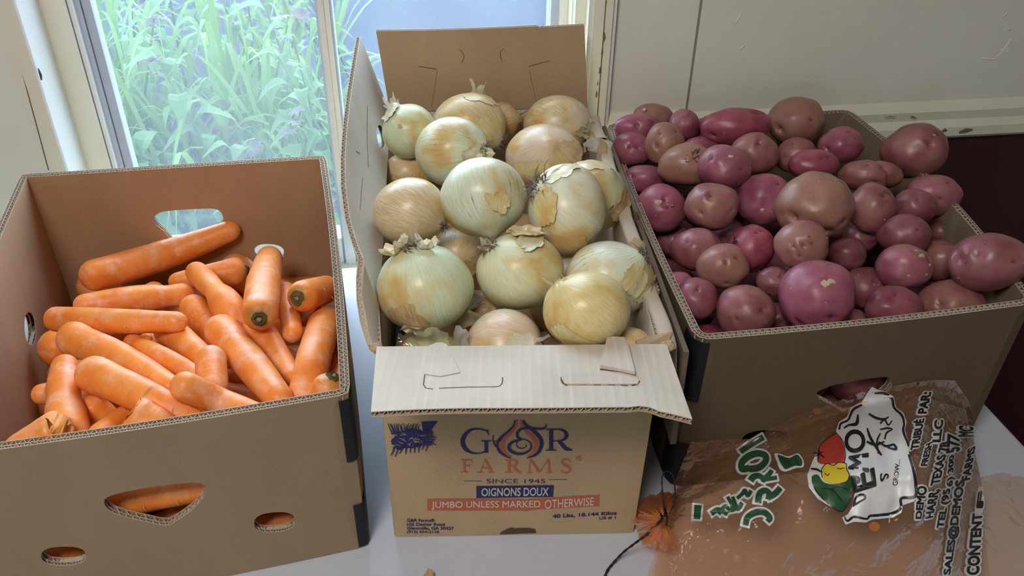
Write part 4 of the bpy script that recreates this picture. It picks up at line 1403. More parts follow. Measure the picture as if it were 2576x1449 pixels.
def smooth_chain(ch, n=7):
    P = np.array(ch, float)
    if len(P) < 2: return P
    ext = np.vstack([2 * P[0] - P[1], P, 2 * P[-1] - P[-2]])
    out = []
    for i in range(len(P) - 1):
        p0, p1, p2, p3 = ext[i:i + 4]
        for k in range(n):
            t = k / n
            out.append(.5 * (2 * p1 + (p2 - p0) * t + (2 * p0 - 5 * p1 + 4 * p2 - p3) * t * t + (3 * p1 - p0 - 3 * p2 + p3) * t ** 3))
    out.append(P[-1])
    return np.array(out)


PINCH = {'c12': [(.30, .24, .10)], 'c21': [(.55, .10, .12)], 'c2': [(.85, .12, .08)]}


def make_carrot(key, ch, ends, seed, label, group, detail=True):
    P = smooth_chain(ch, 9 if detail else 4)
    for fr, dp, wd_ in PINCH.get(key, []):
        tt = np.linspace(0, 1, len(P)); P[:, 3] *= 1 - dp * np.exp(-((tt - fr) / wd_) ** 2)
    C_, R_ = P[:, :3], P[:, 3]
    nseg = 22 if detail else 12
    mid = C_.mean(0)
    d0 = C_[0] - C_[1]; d0 /= np.linalg.norm(d0)
    d1 = C_[-1] - C_[-2]; d1 /= np.linalg.norm(d1)
    rings = []      # centre, radius, shoulder
    L = float(np.linalg.norm(np.diff(C_, axis=0), axis=1).sum())
    cum = np.concatenate([[0], np.cumsum(np.linalg.norm(np.diff(C_, axis=0), axis=1))])

    def cap(kind, c, d, r):
        if kind == 'broken':
            return [(c + d * r * .25, r * .30, 0), (c + d * r * .34, r * .80, 0), (c + d * r * .30, r * .97, 0)]
        k = {'round': .95, 'crown': .80, 'tip': 1.15, 'shoulder': .95}[kind]
        sh = {'round': .18, 'crown': 1.0, 'tip': 0, 'shoulder': .75}[kind]
        out = []
        n = 7
        for i in range(n):
            a = (i + .25) / n * math.pi / 2
            pw = 1.0 if kind != 'tip' else 1.25
            out.append((c + d * r * k * math.cos(a), r * math.sin(a) ** (.85 if kind == 'crown' else 1.0) ** pw, sh * (1 - i / n * .8)))
        return out
    rings += cap(ends[0], C_[0], d0, R_[0])
    for i in range(len(C_)):
        f0 = .15 * max(0, 1 - cum[i] / .02) if ends[0] in ('crown', 'shoulder') else 0
        rings.append((C_[i], R_[i], f0))
    rings += cap(ends[1], C_[-1], d1, R_[-1])[::-1]
    vs, fs, al, shd = [], [], [], []
    ref = None
    pos = 0
    for i, (c, r, sh) in enumerate(rings):
        if i: pos += float(np.linalg.norm(c - rings[i - 1][0]))
        a_, b_ = rings[max(0, i - 1)][0], rings[min(len(rings) - 1, i + 1)][0]
        t = b_ - a_; t = t / (np.linalg.norm(t) + 1e-9)
        if ref is None: ref = np.array([0, 0, 1.0]) if abs(t[2]) < .8 else np.array([1.0, 0, 0])
        x = ref - t * np.dot(ref, t); x /= np.linalg.norm(x); y = np.cross(t, x); ref = x
        wr = .02 * noise.noise(Vector((pos * 90, seed, 0))) + .035 * noise.noise(Vector((pos * 28, seed, 5)))
        cr = 0
        for q in range(5):
            cp = (noise.noise(Vector((seed * 3.1, q * 1.7, 1))) * .5 + .5) * L
            cr -= .022 * math.exp(-((pos - cp) / .0011) ** 2)
        for k in range(nseg):
            a = 2 * math.pi * k / nseg
            g = 1 + wr + cr * max(0, math.cos(a + seed + pos * 20)) ** .5 + .035 * noise.noise(Vector((math.cos(a) * 1.1, math.sin(a) * 1.1, pos * 22 + seed)))
            jag = 0
            if ends[0] == 'broken' and i < 3: jag = r * .22 * noise.noise(Vector((math.cos(a) * 2, math.sin(a) * 2, seed)))
            vs.append(tuple(c + (x * math.cos(a) + y * math.sin(a)) * r * g + t * jag - mid)); al.append(pos); shd.append(sh)
    m_ = len(rings)
    fm = []
    for i in range(m_ - 1):
        for k in range(nseg):
            fs.append((i * nseg + k, i * nseg + (k + 1) % nseg, (i + 1) * nseg + (k + 1) % nseg, (i + 1) * nseg + k))
            fm.append(1 if (ends[0] == 'broken' and i < 2) else 0)
    fs += [tuple(range(nseg - 1, -1, -1)), tuple((m_ - 1) * nseg + k for k in range(nseg))]
    fm += [1 if ends[0] == 'broken' else 0, 0]
    o = mesh_obj('carrot', vs, fs, None, None, True, [M['carrot'], M['broken']], fm)
    for nm, dat in (('along', al), ('shoulder', shd)):
        at = o.data.attributes.new(nm, 'FLOAT', 'POINT'); at.data.foreach_set('value', dat)
    o.location = mid
    tag(o, label, 'carrot', group)
    if ends[0] == 'crown':
        c, d, r = C_[0], d0, R_[0]
        x = np.cross(d, [0.3, .2, 1.0]); x /= np.linalg.norm(x); y = np.cross(d, x)
        prof = [(.0, .95), (.08, .92), (.12, .80), (.18, .90), (.23, .79), (.29, .89), (.35, .77), (.41, .85), (.47, .70), (.49, .60)]
        s = Shape(); vv = []; n = 30
        for q, h in prof:
            for k in range(n):
                a = 2 * math.pi * k / n
                h = h + .05 * noise.noise(Vector((k * 2.7, q * 30, seed)))
                rr = r * q * (1 + .22 * noise.noise(Vector((math.cos(a) * 2, math.sin(a) * 2, seed + q * 3))))
                vv.append(c + (x * math.cos(a) + y * math.sin(a)) * rr + d * r * h - mid)
        ff_ = [(i * n + k, i * n + (k + 1) % n, (i + 1) * n + (k + 1) % n, (i + 1) * n + k) for i in range(len(prof) - 1) for k in range(n)]
        crn = mesh_obj('crown', vv, ff_, None, o, True, [M['crown_core'], M['crown']], [0 if f < 2 * n else 1 for f in range(len(ff_))])
        crn['label'] = 'dark green ringed carrot crown'
    if detail and seed % 2 == 0 and len(C_) > 6:
        s = Shape()
        rg = random.Random(seed)
        for q in range(3):
            i = rg.randrange(3, len(C_) - 3)
            a = rg.uniform(-.9, .9)
            toc = ORG - C_[i]; toc /= np.linalg.norm(toc)
            t = C_[i + 1] - C_[i - 1]; t /= np.linalg.norm(t)
            nn_ = toc - t * np.dot(toc, t); nn_ /= np.linalg.norm(nn_)
            sd = np.cross(t, nn_)
            dd = nn_ * math.cos(a) + sd * math.sin(a)
            b0 = C_[i] + dd * R_[i] * .99 - mid
            s.tube([b0, b0 + dd * .0015 + sd * .003, b0 + dd * .001 + sd * .006 + t * .002], [.0004, .00035, .0001], 4)
        s.obj('root_hair', M['hair'], o)
    return o


GC, GO, GP = 'carrots in the open carton', 'onions in the printed carton', 'red potatoes in the open carton'
CL = {
 'c24': (('broken', 'round'), 'thick carrot stump with a blunt snapped top, resting on the near rim of its carton'),
 'c23': (('broken', 'round'), 'broken carrot with a jagged splintered top and lengthwise split, by the near rim'),
 'c6': (('round', 'tip'), 'yellowish pale orange carrot lying over the near rim, its rounded end toward the carton middle'),
 'c5': (('round', 'tip'), 'very thick carrot with a big rounded end, directly behind the blunt snapped stump'),
 'c21': (('round', 'round'), 'carrot standing upright behind the jagged broken piece, with thin rings and a white hair'),
 'c18': (('crown', 'round'), 'short fat carrot with a green crown tucked into the near carton corner beside the onions'),
 'c8': (('round', 'round'), 'small upright rounded carrot end poking up in the middle of the heap'),
 'c4': (('round', 'tip'), 'long thick carrot sloping down from the side wall, lying above the very thick one'),
 'c14': (('crown', 'round'), 'pinkish carrot pointing at the viewer, its far end over the small hand hole'),
 'c16': (('crown', 'round'), 'carrot seen end-on with a dark green ringed crown, against the side wall nearest the onions'),
 'c9': (('shoulder', 'tip'), 'large smooth carrot with a dull greyish shoulder, sloping across the heap to the near rim'),
 'c3': (('round', 'tip'), 'straight carrot lying crossways with a stubby knobbed tip, second crosswise one from the near rim'),
 'c17': (('round', 'round'), 'thick deep orange carrot lying along the side wall nearest the onions, with bright flecks'),
 'c7': (('round', 'tip'), 'slim carrot lying alongside and behind the long thick sloping one'),
 'c10': (('round', 'round'), 'carrot emerging from under the knob-tipped crossways one and sloping to the small upright end'),
 'c22': (('round', 'round'), 'dark-shadowed rounded carrot end tight against the side wall beneath the window jamb'),
 'c15': (('round', 'tip'), 'slender pale carrot with a pointed tip, just beside the end-on pink crowned one'),
 'c13': (('round', 'tip'), 'deep orange tapered carrot running underneath the pink crowned one toward the near rim'),
 'c12': (('round', 'round'), 'crooked carrot with a narrow waist and swollen bend, rising toward the carton back wall'),
 'c11': (('round', 'round'), 'mid orange carrot partly hidden between the crooked one and the grey-shouldered one'),
 'c2': (('round', 'tip'), 'carrot lying crossways with a pale scabby tip, just below the topmost leaning one'),
 'c25': (('round', 'round'), 'carrot half hidden between the jagged broken piece and the blunt snapped stump'),
 'c1': (('round', 'tip'), 'topmost long carrot leaning on the back wall, its tip beside the heart-shaped hand hole'),
 'c20': (('crown', 'tip'), 'shaded carrot at the back with a green crown, under the topmost leaning one'),
 'c26': (('round', 'round'), 'carrot in deep shade behind the upright ringed one'),
 'c19': (('round', 'round'), 'dark shaded carrot squeezed between the thick deep orange one and the carton side'),
 'c27': (('tip', 'round'), 'small pale carrot tip peeping out under the knob-tipped crossways one'),
 'h1': (('round', 'round'), 'carrot seen through the heart-shaped hole in the near wall of its carton'),
 'h2': (('round', 'round'), 'slanting carrot below the horizontal one inside the heart-shaped hole of the near wall'),
 'h3': (('round', 'round'), 'carrot end showing through the small oval hole nearest the onion carton'),
 'h4': (('round', 'round'), 'carrot showing through the lowest small oval hole of the near wall'),
}
for i, (k, ch) in enumerate(CARROTS.items()):
    if k in CL:
        make_carrot(k, ch, CL[k][0], i + 1, CL[k][1], GC)
    else:
        make_carrot(k, ch, ('round', 'round'), i + 1, 'carrot buried deep in the heap of the carton', GC, False)

# ------------------------------------------------------------------ onions
CAMB = np.stack([RX, UY, -FZ], 1)        # columns: picture right, picture up, toward the viewer


def cdir(v):
    v = np.array(v, float)
    d = CAMB @ v
    return d / np.linalg.norm(d)


def make_onion(key, cen, R, asp, axis, col, veins, feats, skins, label, seed, detail=True):
    cen = np.array(cen)
    ax = cdir(axis)
    # local frame with z along the neck/root axis
    x = np.cross(ax, [.31, .17, .93]); x /= np.linalg.norm(x); y = np.cross(ax, x)
    Bm = np.stack([x, y, ax], 1)
    S = CAMB @ np.diag([asp, 1 / asp, 1.0]) @ CAMB.T

    def surf(d, k=1.0):
        """point on the onion's skin in world direction d (relative to its centre)"""
        c = float(np.dot(d, ax))
        f = 1.0 + .11 * math.exp(-(1 - c) / .022) - .02 * math.exp(-(1 + c) / .03) - .035 * c * c
        f += .022 * noise.noise(Vector(d * 1.6) + Vector((seed * 3.3, 0, 0)))
        a = math.atan2(np.dot(d, y), np.dot(d, x))
        f += .0035 * math.sin(a * 9 + seed) * (1 - c * c)
        return (S @ d) * R * f * k
    nu, nv = (40, 26) if detail else (18, 12)
    vs, fs = [], []
    for j in range(nv + 1):
        th = math.pi * j / nv
        for i in range(nu):
            ph = 2 * math.pi * i / nu
            d = x * math.sin(th) * math.cos(ph) + y * math.sin(th) * math.sin(ph) + ax * math.cos(th)
            vs.append(Bm.T @ surf(d))
    for j in range(nv):
        for i in range(nu):
            fs.append((j * nu + i, (j + 1) * nu + i, (j + 1) * nu + (i + 1) % nu, j * nu + (i + 1) % nu))
    o = mesh_obj('onion', vs, fs, M['onion'], None, True)
    me = o.data
    bm = bmesh.new(); bm.from_mesh(me); bmesh.ops.remove_doubles(bm, verts=bm.verts, dist=1e-5); bm.to_mesh(me); bm.free()
    o.matrix_world = Matrix(((*Bm[0], cen[0]), (*Bm[1], cen[1]), (*Bm[2], cen[2]), (0, 0, 0, 1)))
    o.color = (*col, veins)
    tag(o, label, 'onion', GO)
    rg = random.Random(seed * 17)
    toL = lambda p: Bm.T @ p
    for ft in feats:
        d0 = ax if len(ft) < 2 else cdir(ft[1])
        size = 1.0 if len(ft) < 3 else ft[2]
        a_ = np.cross(d0, [.2, .9, .3]); a_ /= np.linalg.norm(a_); b_ = np.cross(d0, a_)
        if ft[0] == 'root':
            s = Shape()
            for q in range(58):
                ph, rr = rg.uniform(0, 6.283), rg.uniform(0, .20) * size
                d = d0 + (a_ * math.cos(ph) + b_ * math.sin(ph)) * rr; d /= np.linalg.norm(d)
                p = surf(d, .985)
                ph2 = ph + rg.uniform(-1.2, 1.2)
                out = d0 * rg.uniform(.2, .9) + (a_ * math.cos(ph2) + b_ * math.sin(ph2)) * rg.uniform(.5, 1.3)
                ln = R * rg.uniform(.10, .30) * size
                sd = np.cross(out, d0) * rg.uniform(-.6, .6)
                s.tube([toL(p), toL(p + out * ln * .5 + sd * ln * .2), toL(p + out * ln * .85 + sd * ln * .6 - d0 * ln * .25)], [R * .014, R * .011, R * .004], 4, False)
            s.obj('root_tuft', M['root'], o)['label'] = 'tuft of dry grey-brown roots'
        if ft[0] == 'neck':
            vs2, fs2 = [], []
            for q in range(9):
                ph = 6.283 * q / 9 + rg.uniform(-.2, .2)
                rr = rg.uniform(.10, .17) * size
                t_ = a_ * math.cos(ph) + b_ * math.sin(ph)
                w_ = -a_ * math.sin(ph) + b_ * math.cos(ph)
                d = d0 + t_ * rr; d /= np.linalg.norm(d)
                p = surf(d, .97)
                ln = R * (.08 + .30 * rg.random() ** 2.2) * size
                wd0 = R * rg.uniform(.03, .12) * size
                fl = rg.uniform(-.1, .55)
                b0 = len(vs2)
                for i, t in enumerate((0, .35, .7, 1.0)):
                    c_ = p + d0 * ln * t * (1 - .25 * fl * t) + t_ * ln * fl * t * t + w_ * ln * .15 * math.sin(t * 3 + q)
                    ww = wd0 * (1 - .55 * t) * (1 + .5 * rg.uniform(-1, 1) * t)
                    vs2 += [toL(c_ - w_ * ww + t_ * .1 * ww), toL(c_ + t_ * -.25 * ww), toL(c_ + w_ * ww)]
                for i in range(3):
                    a = b0 + i * 3
                    fs2 += [(a, a + 1, a + 4, a + 3), (a + 1, a + 2, a + 5, a + 4)]
            mesh_obj('neck', vs2, fs2, PAPER[ft[3]] if len(ft) > 3 else M['neck'], o, True)
    for q, (dv3, ang, colr, lift, curl) in enumerate(skins):
        d0 = cdir(dv3)
        a_ = np.cross(d0, [.2, .9, .3]); a_ /= np.linalg.norm(a_); b_ = np.cross(d0, a_)
        el = 1.0
        if isinstance(ang, tuple): ang, el, rot = ang
        else: rot = 0
        # picture-aligned tangent frame
        a_ = CAMB[:, 0] - d0 * np.dot(CAMB[:, 0], d0); a_ /= np.linalg.norm(a_); b_ = np.cross(d0, a_)
        vs2, fs2 = [d0], []
        nr, ns = 7, 44
        vv = [toL(surf(d0, 1.0 + lift))]
        rim = []
        for k in range(ns):
            ph = 2 * math.pi * k / ns
            n1 = noise.noise(Vector((math.cos(ph) * 1.4, math.sin(ph) * 1.4, seed * 1.3 + q)))
            n2 = noise.noise(Vector((math.cos(ph) * 6, math.sin(ph) * 6, seed * 2.3 + q)))
            rim.append(ang * (1 + .38 * n1 + .20 * n2))
        for r_ in range(1, nr + 1):
            for k in range(ns):
                ph = 2 * math.pi * k / ns
                f = r_ / nr
                ux, uy = math.cos(ph), math.sin(ph) * el
                ux, uy = ux * math.cos(rot) - uy * math.sin(rot), ux * math.sin(rot) + uy * math.cos(rot)
                rr = rim[k] * f
                hl = math.hypot(ux, uy) + 1e-9
                an = rr * hl
                d = d0 * math.cos(an) + (a_ * ux + b_ * uy) / hl * math.sin(an)
                cu = curl * max(0, f - .55) ** 2 * (1 + noise.noise(Vector((math.cos(ph) * 2, math.sin(ph) * 2, seed + 7 + q))) * 1.6)
                wv = .006 * noise.noise(Vector(d * 7) + Vector((seed, q, 0)))
                vv.append(toL(surf(d, 1.0 + lift + max(0, cu) + wv * f)))
        for k in range(ns): fs2.append((0, 1 + (k + 1) % ns, 1 + k))
        for r_ in range(nr - 1):
            for k in range(ns):
                a = 1 + r_ * ns
                fs2.append((a + k, a + (k + 1) % ns, a + ns + (k + 1) % ns, a + ns + k))
        sk = mesh_obj('papery_skin', vv, fs2, M['onion'], o, True)
        sk.color = (*SKIN[colr], .35)
    return o


PALE, GREEN, GOLD, TAN, PINK = (.66, .66, .40), (.58, .645, .40), (.68, .52, .19), (.60, .35, .15), (.68, .46, .31)
SKIN = {'tan': (.62, .40, .19), 'gold': (.64, .50, .20), 'pale': (.68, .64, .42), 'green': (.54, .55, .30), 'white': (.74, .71, .56), 'rust': (.46, .23, .09)}
# key: axis, colour, veins, features, skins(direction, angle, colour, lift, curl), label
OL = {
 'o1': ((-.62, .62, .48), GOLD, .15, [('neck', (-.62, .70, .35), 1.1, 'pale')], [((-.35, -.75, .55), (.30, 2.0, 1.1), 'gold', .012, .10)], 'glossy golden onion with torn peel and pale neck, on the near rim by the tab'),
 'o4': ((.80, .12, .58), PINK, .2, [('neck', (.75, .05, .65), 1.1, 'white')], [((.35, .1, .9), (.42, .7, .6), 'white', .013, .12)], 'pinkish tan onion with shredded neck, half sunk behind the hinge of the near flap'),
 'o2': ((-.28, .86, .42), GREEN, .25, [('neck', (-.28, .90, .34), 1.35), ('root', (-.26, .88, .40), 1.0)], [((-.35, -.74, .55), (.42, 1.2, .2), 'rust', .008, .05), ((-.1, -.90, .42), (.22, 1.3, 1.2), 'pale', .02, .35), ((-.48, .80, .35), (.18, 1.5, 1.6), 'white', .03, .9), ((.05, .88, .45), (.16, 1.4, 1.5), 'white', .03, .8)], 'largest pale green onion with a dry frayed top and a rusty skin patch low down'),
 'o3': ((-.66, .60, .45), PALE, .12, [('root',), ('neck', (-.72, .58, .38), 1.0, 'pale')], [((.25, .72, .64), (.42, .55, 1.0), 'pale', .02, .28), ((.12, .9, .30), (.42, .7, .2), 'gold', .05, .5)], 'pale smooth onion in the middle with a dark root tuft and upturned skin'),
 'o5': ((.66, .58, .46), (.68, .71, .54), .9, [('root', (.72, .58, .38), 1.0)], [((.45, -.05, .88), (.42, .8, .7), 'gold', .012, .14), ((.8, -.15, .55), (.5, 1.1, 1.2), 'green', .012, .1), ((.92, -.3, .2), (.35, 1.3, 1.4), 'tan', .03, .3)], 'white striped onion with brown root and loose golden skin, against the folded side flap'),
 'o19': ((.3, .3, .9), TAN, .3, [], [], 'tan onion mostly hidden in the near corner beside the torn tongue'),
 'o6': ((.22, -.93, .25), (.60, .62, .44), 1.0, [], [((.35, -.22, .9), (.20, 1.6, .8), 'gold', .014, .25)], 'big grey-green onion with dark vertical stripes on one side, perched on top in the middle'),
 'o7': ((-.74, .42, .50), (.70, .68, .50), .2, [('root', (-.74, .46, .46), 1.5)], [((-.55, -.02, .83), (.42, .75, 1.2), 'gold', .02, .22), ((-.15, -.82, .5), (.62, .7, .2), 'tan', .012, .10), ((-.1, .75, .62), (.45, .5, .5), 'pale', .012, .1)], 'tall golden white onion with a wiry root tuft and peeling tan skin'),
 'o8': ((.45, .55, .60), GOLD, .2, [('neck', (-.55, .72, .40), 1.2, 'gold')], [((.62, .25, .70), (.72, .85, .6), 'green', .03, .15), ((.85, -.25, .45), (.45, .9, .4), 'tan', .05, .25), ((.0, .85, .45), (.65, .6, .1), 'tan', .02, .12)], 'onion wrapped in wide crinkled green-grey papery skin, next to the side wall'),
 'o9': ((.86, -.42, .28), (.60, .40, .20), .45, [('root', (.88, -.40, .30), .7)], [], 'orange tan onion with fine veins and small root, against the side facing the carrots'),
 'o10': ((.88, -.02, .46), (.62, .62, .42), .6, [('root', (.86, .02, .46), .75)], [((.55, -.30, .78), (.26, 1.2, .8), 'white', .02, .5), ((.80, -.12, .58), (.14, 1.4, .8), 'pale', .02, .6)], 'pale yellow-green onion with a small side root, touching the big striped one'),
 'o14': ((.1, .25, .95), PINK, .1, [], [((.62, -.05, .75), (.6, .8, .5), 'tan', .014, .12), ((.1, -.75, .6), (.4, .7, 0), 'gold', .014, .16)], 'pinkish smooth onion with peeling tan side, between the wiry-rooted one and the back flap'),
 'o13': ((.55, -.28, .78), (.66, .50, .34), .8, [('neck', (.58, -.30, .75), 1.1, 'pale')], [((.85, -.2, .45), (.35, .9, .6), 'pale', .02, .3), ((.9, -.62, .2), (.25, 1.4, 2.2), 'tan', .08, .7)], 'onion with pleated rusty neck folds, far back beside the window casing'),
 'o11': ((.80, -.55, .22), (.62, .44, .24), .3, [('root', (.84, -.50, .2), .8), ('neck', (.22, .96, .15), 1.2, 'pale')], [((.3, .75, .55), (.5, .6, .2), 'tan', .008, .04), ((.6, -.2, .75), (.5, .7, .8), 'gold', .008, .04)], 'broad tan and white onion with a folded paper cap, in front of the back flap'),
 'o12': ((-.50, .80, .30), GREEN, .15, [('neck', (-.55, .82, .25), 1.5, 'white')], [((-.62, .60, .5), (.32, 1.2, 2.0), 'white', .03, .3), ((-.2, .0, .98), (.09, 1.2, .5), 'rust', .004, .0)], 'pale green onion with torn white paper top and brown spot, far corner by standing flap'),
 'o15': ((.5, .5, .7), TAN, 1.0, [], [((-.2, .4, .9), .7, 'tan', .004, .02)], 'small streaked tan onion tucked beneath the two pale ones at the standing side flap'),
 'o16': ((.92, .15, .3), TAN, .3, [('neck', (.94, .1, .3), 1.6, 'tan')], [((.3, .2, .9), .5, 'tan', .006, .02)], 'small tan onion with a flared neck hidden behind the broad tan and white one'),
 'o17': ((.0, -.4, .9), (.50, .27, .11), .2, [], [((.1, .3, .9), .8, 'tan', .004, .02), ((.4, -.55, .7), (.3, 1.2, .4), 'rust', .02, .2)], 'brown-skinned onion in the gap behind the largest pale green one'),
 'o18': ((.2, .3, .9), (.52, .52, .28), .5, [], [((.1, .5, .8), (.5, .7, .3), 'green', .02, .2)], 'olive green onion deep down under the largest pale green one'),
 'o20': ((.3, .2, .9), TAN, .3, [], [((-.3, .5, .8), (.5, .8, .2), 'white', .02, .3), ((.3, .2, .9), (.5, .6, .8), 'tan', .02, .3)], 'shadowed tan onion with shreds of skin below the smooth middle one'),
}
for i, (k, ch) in enumerate(ONIONS.items()):
    x, y, z, r = ch[0]
    if k in OL:
        ax, col, ve, fe_, sk, lb = OL[k]
        make_onion(k, (x, y, z), r, ASPECT.get(k, 1.0), ax, col, ve, fe_, sk, lb, i + 1)
    else:
        make_onion(k, (x, y, z), r, 1.0, (.2, .8, .5), TAN, .2, [], [], 'onion buried in the lower layers of the printed carton', i + 1, False)

# loose bits of skin and film among the onions
def flake(name, cx, cy, rx, ry, yfun, mat, seed, label, cat='onion skin', group='loose onion skins', curl=.010, top_level=True):
    """ragged sheet whose outline is read in the photograph and which lies at its own depth"""
    ns, nr = 26, 4
    vs = [aty(cx, cy, yfun)]
    cen = vs[0]
    toc = (ORG - cen) / np.linalg.norm(ORG - cen)
    for r_ in range(1, nr + 1):
        for k in range(ns):
            a = 6.283 * k / ns
            rr = (r_ / nr) * (1 + .35 * noise.noise(Vector((math.cos(a) * 1.8, math.sin(a) * 1.8, seed))) + .15 * noise.noise(Vector((math.cos(a) * 6, math.sin(a) * 6, seed))))
            p = aty(cx + rx * rr * math.cos(a), cy - ry * rr * math.sin(a), yfun)
            f = noise.noise(Vector((math.cos(a) * 1.5 * rr, math.sin(a) * 1.5 * rr, seed * 2.1)))
            vs.append(p + toc * curl * f * (.3 + r_ / nr) + np.array([0, -.5, .3]) * curl * (r_ / nr) ** 2 * .6)
    fs = [(0, 1 + (k + 1) % ns, 1 + k) for k in range(ns)]
    for r_ in range(nr - 1):
        a = 1 + r_ * ns
        fs += [(a + k, a + (k + 1) % ns, a + ns + (k + 1) % ns, a + ns + k) for k in range(ns)]
    vs = [v - cen for v in vs]
    o = mesh_obj(name, vs, fs, mat, None, True)
    o.location = cen
    tag(o, label, cat, group)
    return o


flake('onion_skin', 1085, 852, 44, 30, .668, PAPER['green'], 3.3, 'wide olive flake of onion skin under the largest pale green onion')
flake('onion_skin', 1165, 800, 40, 24, .730, PAPER['pale'], 5.1, 'grey papery shred below the smooth middle onion')
flake('onion_skin', 1160, 852, 20, 34, .672, PAPER['white'], 7.7, 'frayed white shred beside the pinkish onion at the near hinge')
flake('onion_skin', 1503, 365, 34, 18, 1.07, PAPER['white'], 9.2, 'pale torn skin draped over the rim between onions and potatoes')
flake('onion_skin', 1515, 385, 14, 34, 1.06, PAPER['tan'], 10.4, 'orange scrap of onion skin hanging over the rim between onions and potatoes')
flake('onion_skin', 1340, 425, 44, 24, .955, PAPER['gold'], 12.4, 'crumpled golden skin lying behind the wiry-rooted onion')
flake('onion_skin', 1600, 630, 24, 30, .80, PAPER['tan'], 14.4, 'thin tan strip of skin at the side wall above the white striped onion')
# rolled edge of clear film near the front hinge
s = Shape()
a0, a1 = aty(1003, 852, .662), aty(1062, 884, .655)
vs, fs = [], []
for i in range(7):
    t = i / 6
    for k in range(9):
        an = math.pi * (k / 8 * 1.3 - .2)
        p = a0 * (1 - t) + a1 * t + np.array([0, -.006 * math.sin(an), .006 * math.cos(an)]) + np.array([-.004, 0, -.008]) * (k / 8)
        vs.append(p)
for i in range(6):
    for k in range(8):
        fs.append((i * 9 + k, i * 9 + k + 1, (i + 1) * 9 + k + 1, (i + 1) * 9 + k))
o = mesh_obj('plastic_scrap', vs, fs, M['film_clear'], None, True)
tag(o, 'rolled scrap of clear plastic film poking up inside the near edge of the onion carton', 'plastic scrap')
# dry peel on the table
o = flake('dry_peel', 1077, 1440, 14, 14, .578, M['peel'], 21.0, 'small brown dry peel lying on the white table in front of the onion carton', 'peel', None, .004)
o.location.z = .004; o.rotation_euler = (-.9, 0, 0)

# ------------------------------------------------------------------ potatoes
ICO = {}
for sub in (3, 4, 5):
    bm = bmesh.new(); bmesh.ops.create_icosphere(bm, subdivisions=sub, radius=1)
    bm.verts.index_update()
    ICO[sub] = (np.array([v.co[:] for v in bm.verts]), [tuple(v.index for v in f.verts) for f in bm.faces]); bm.free()


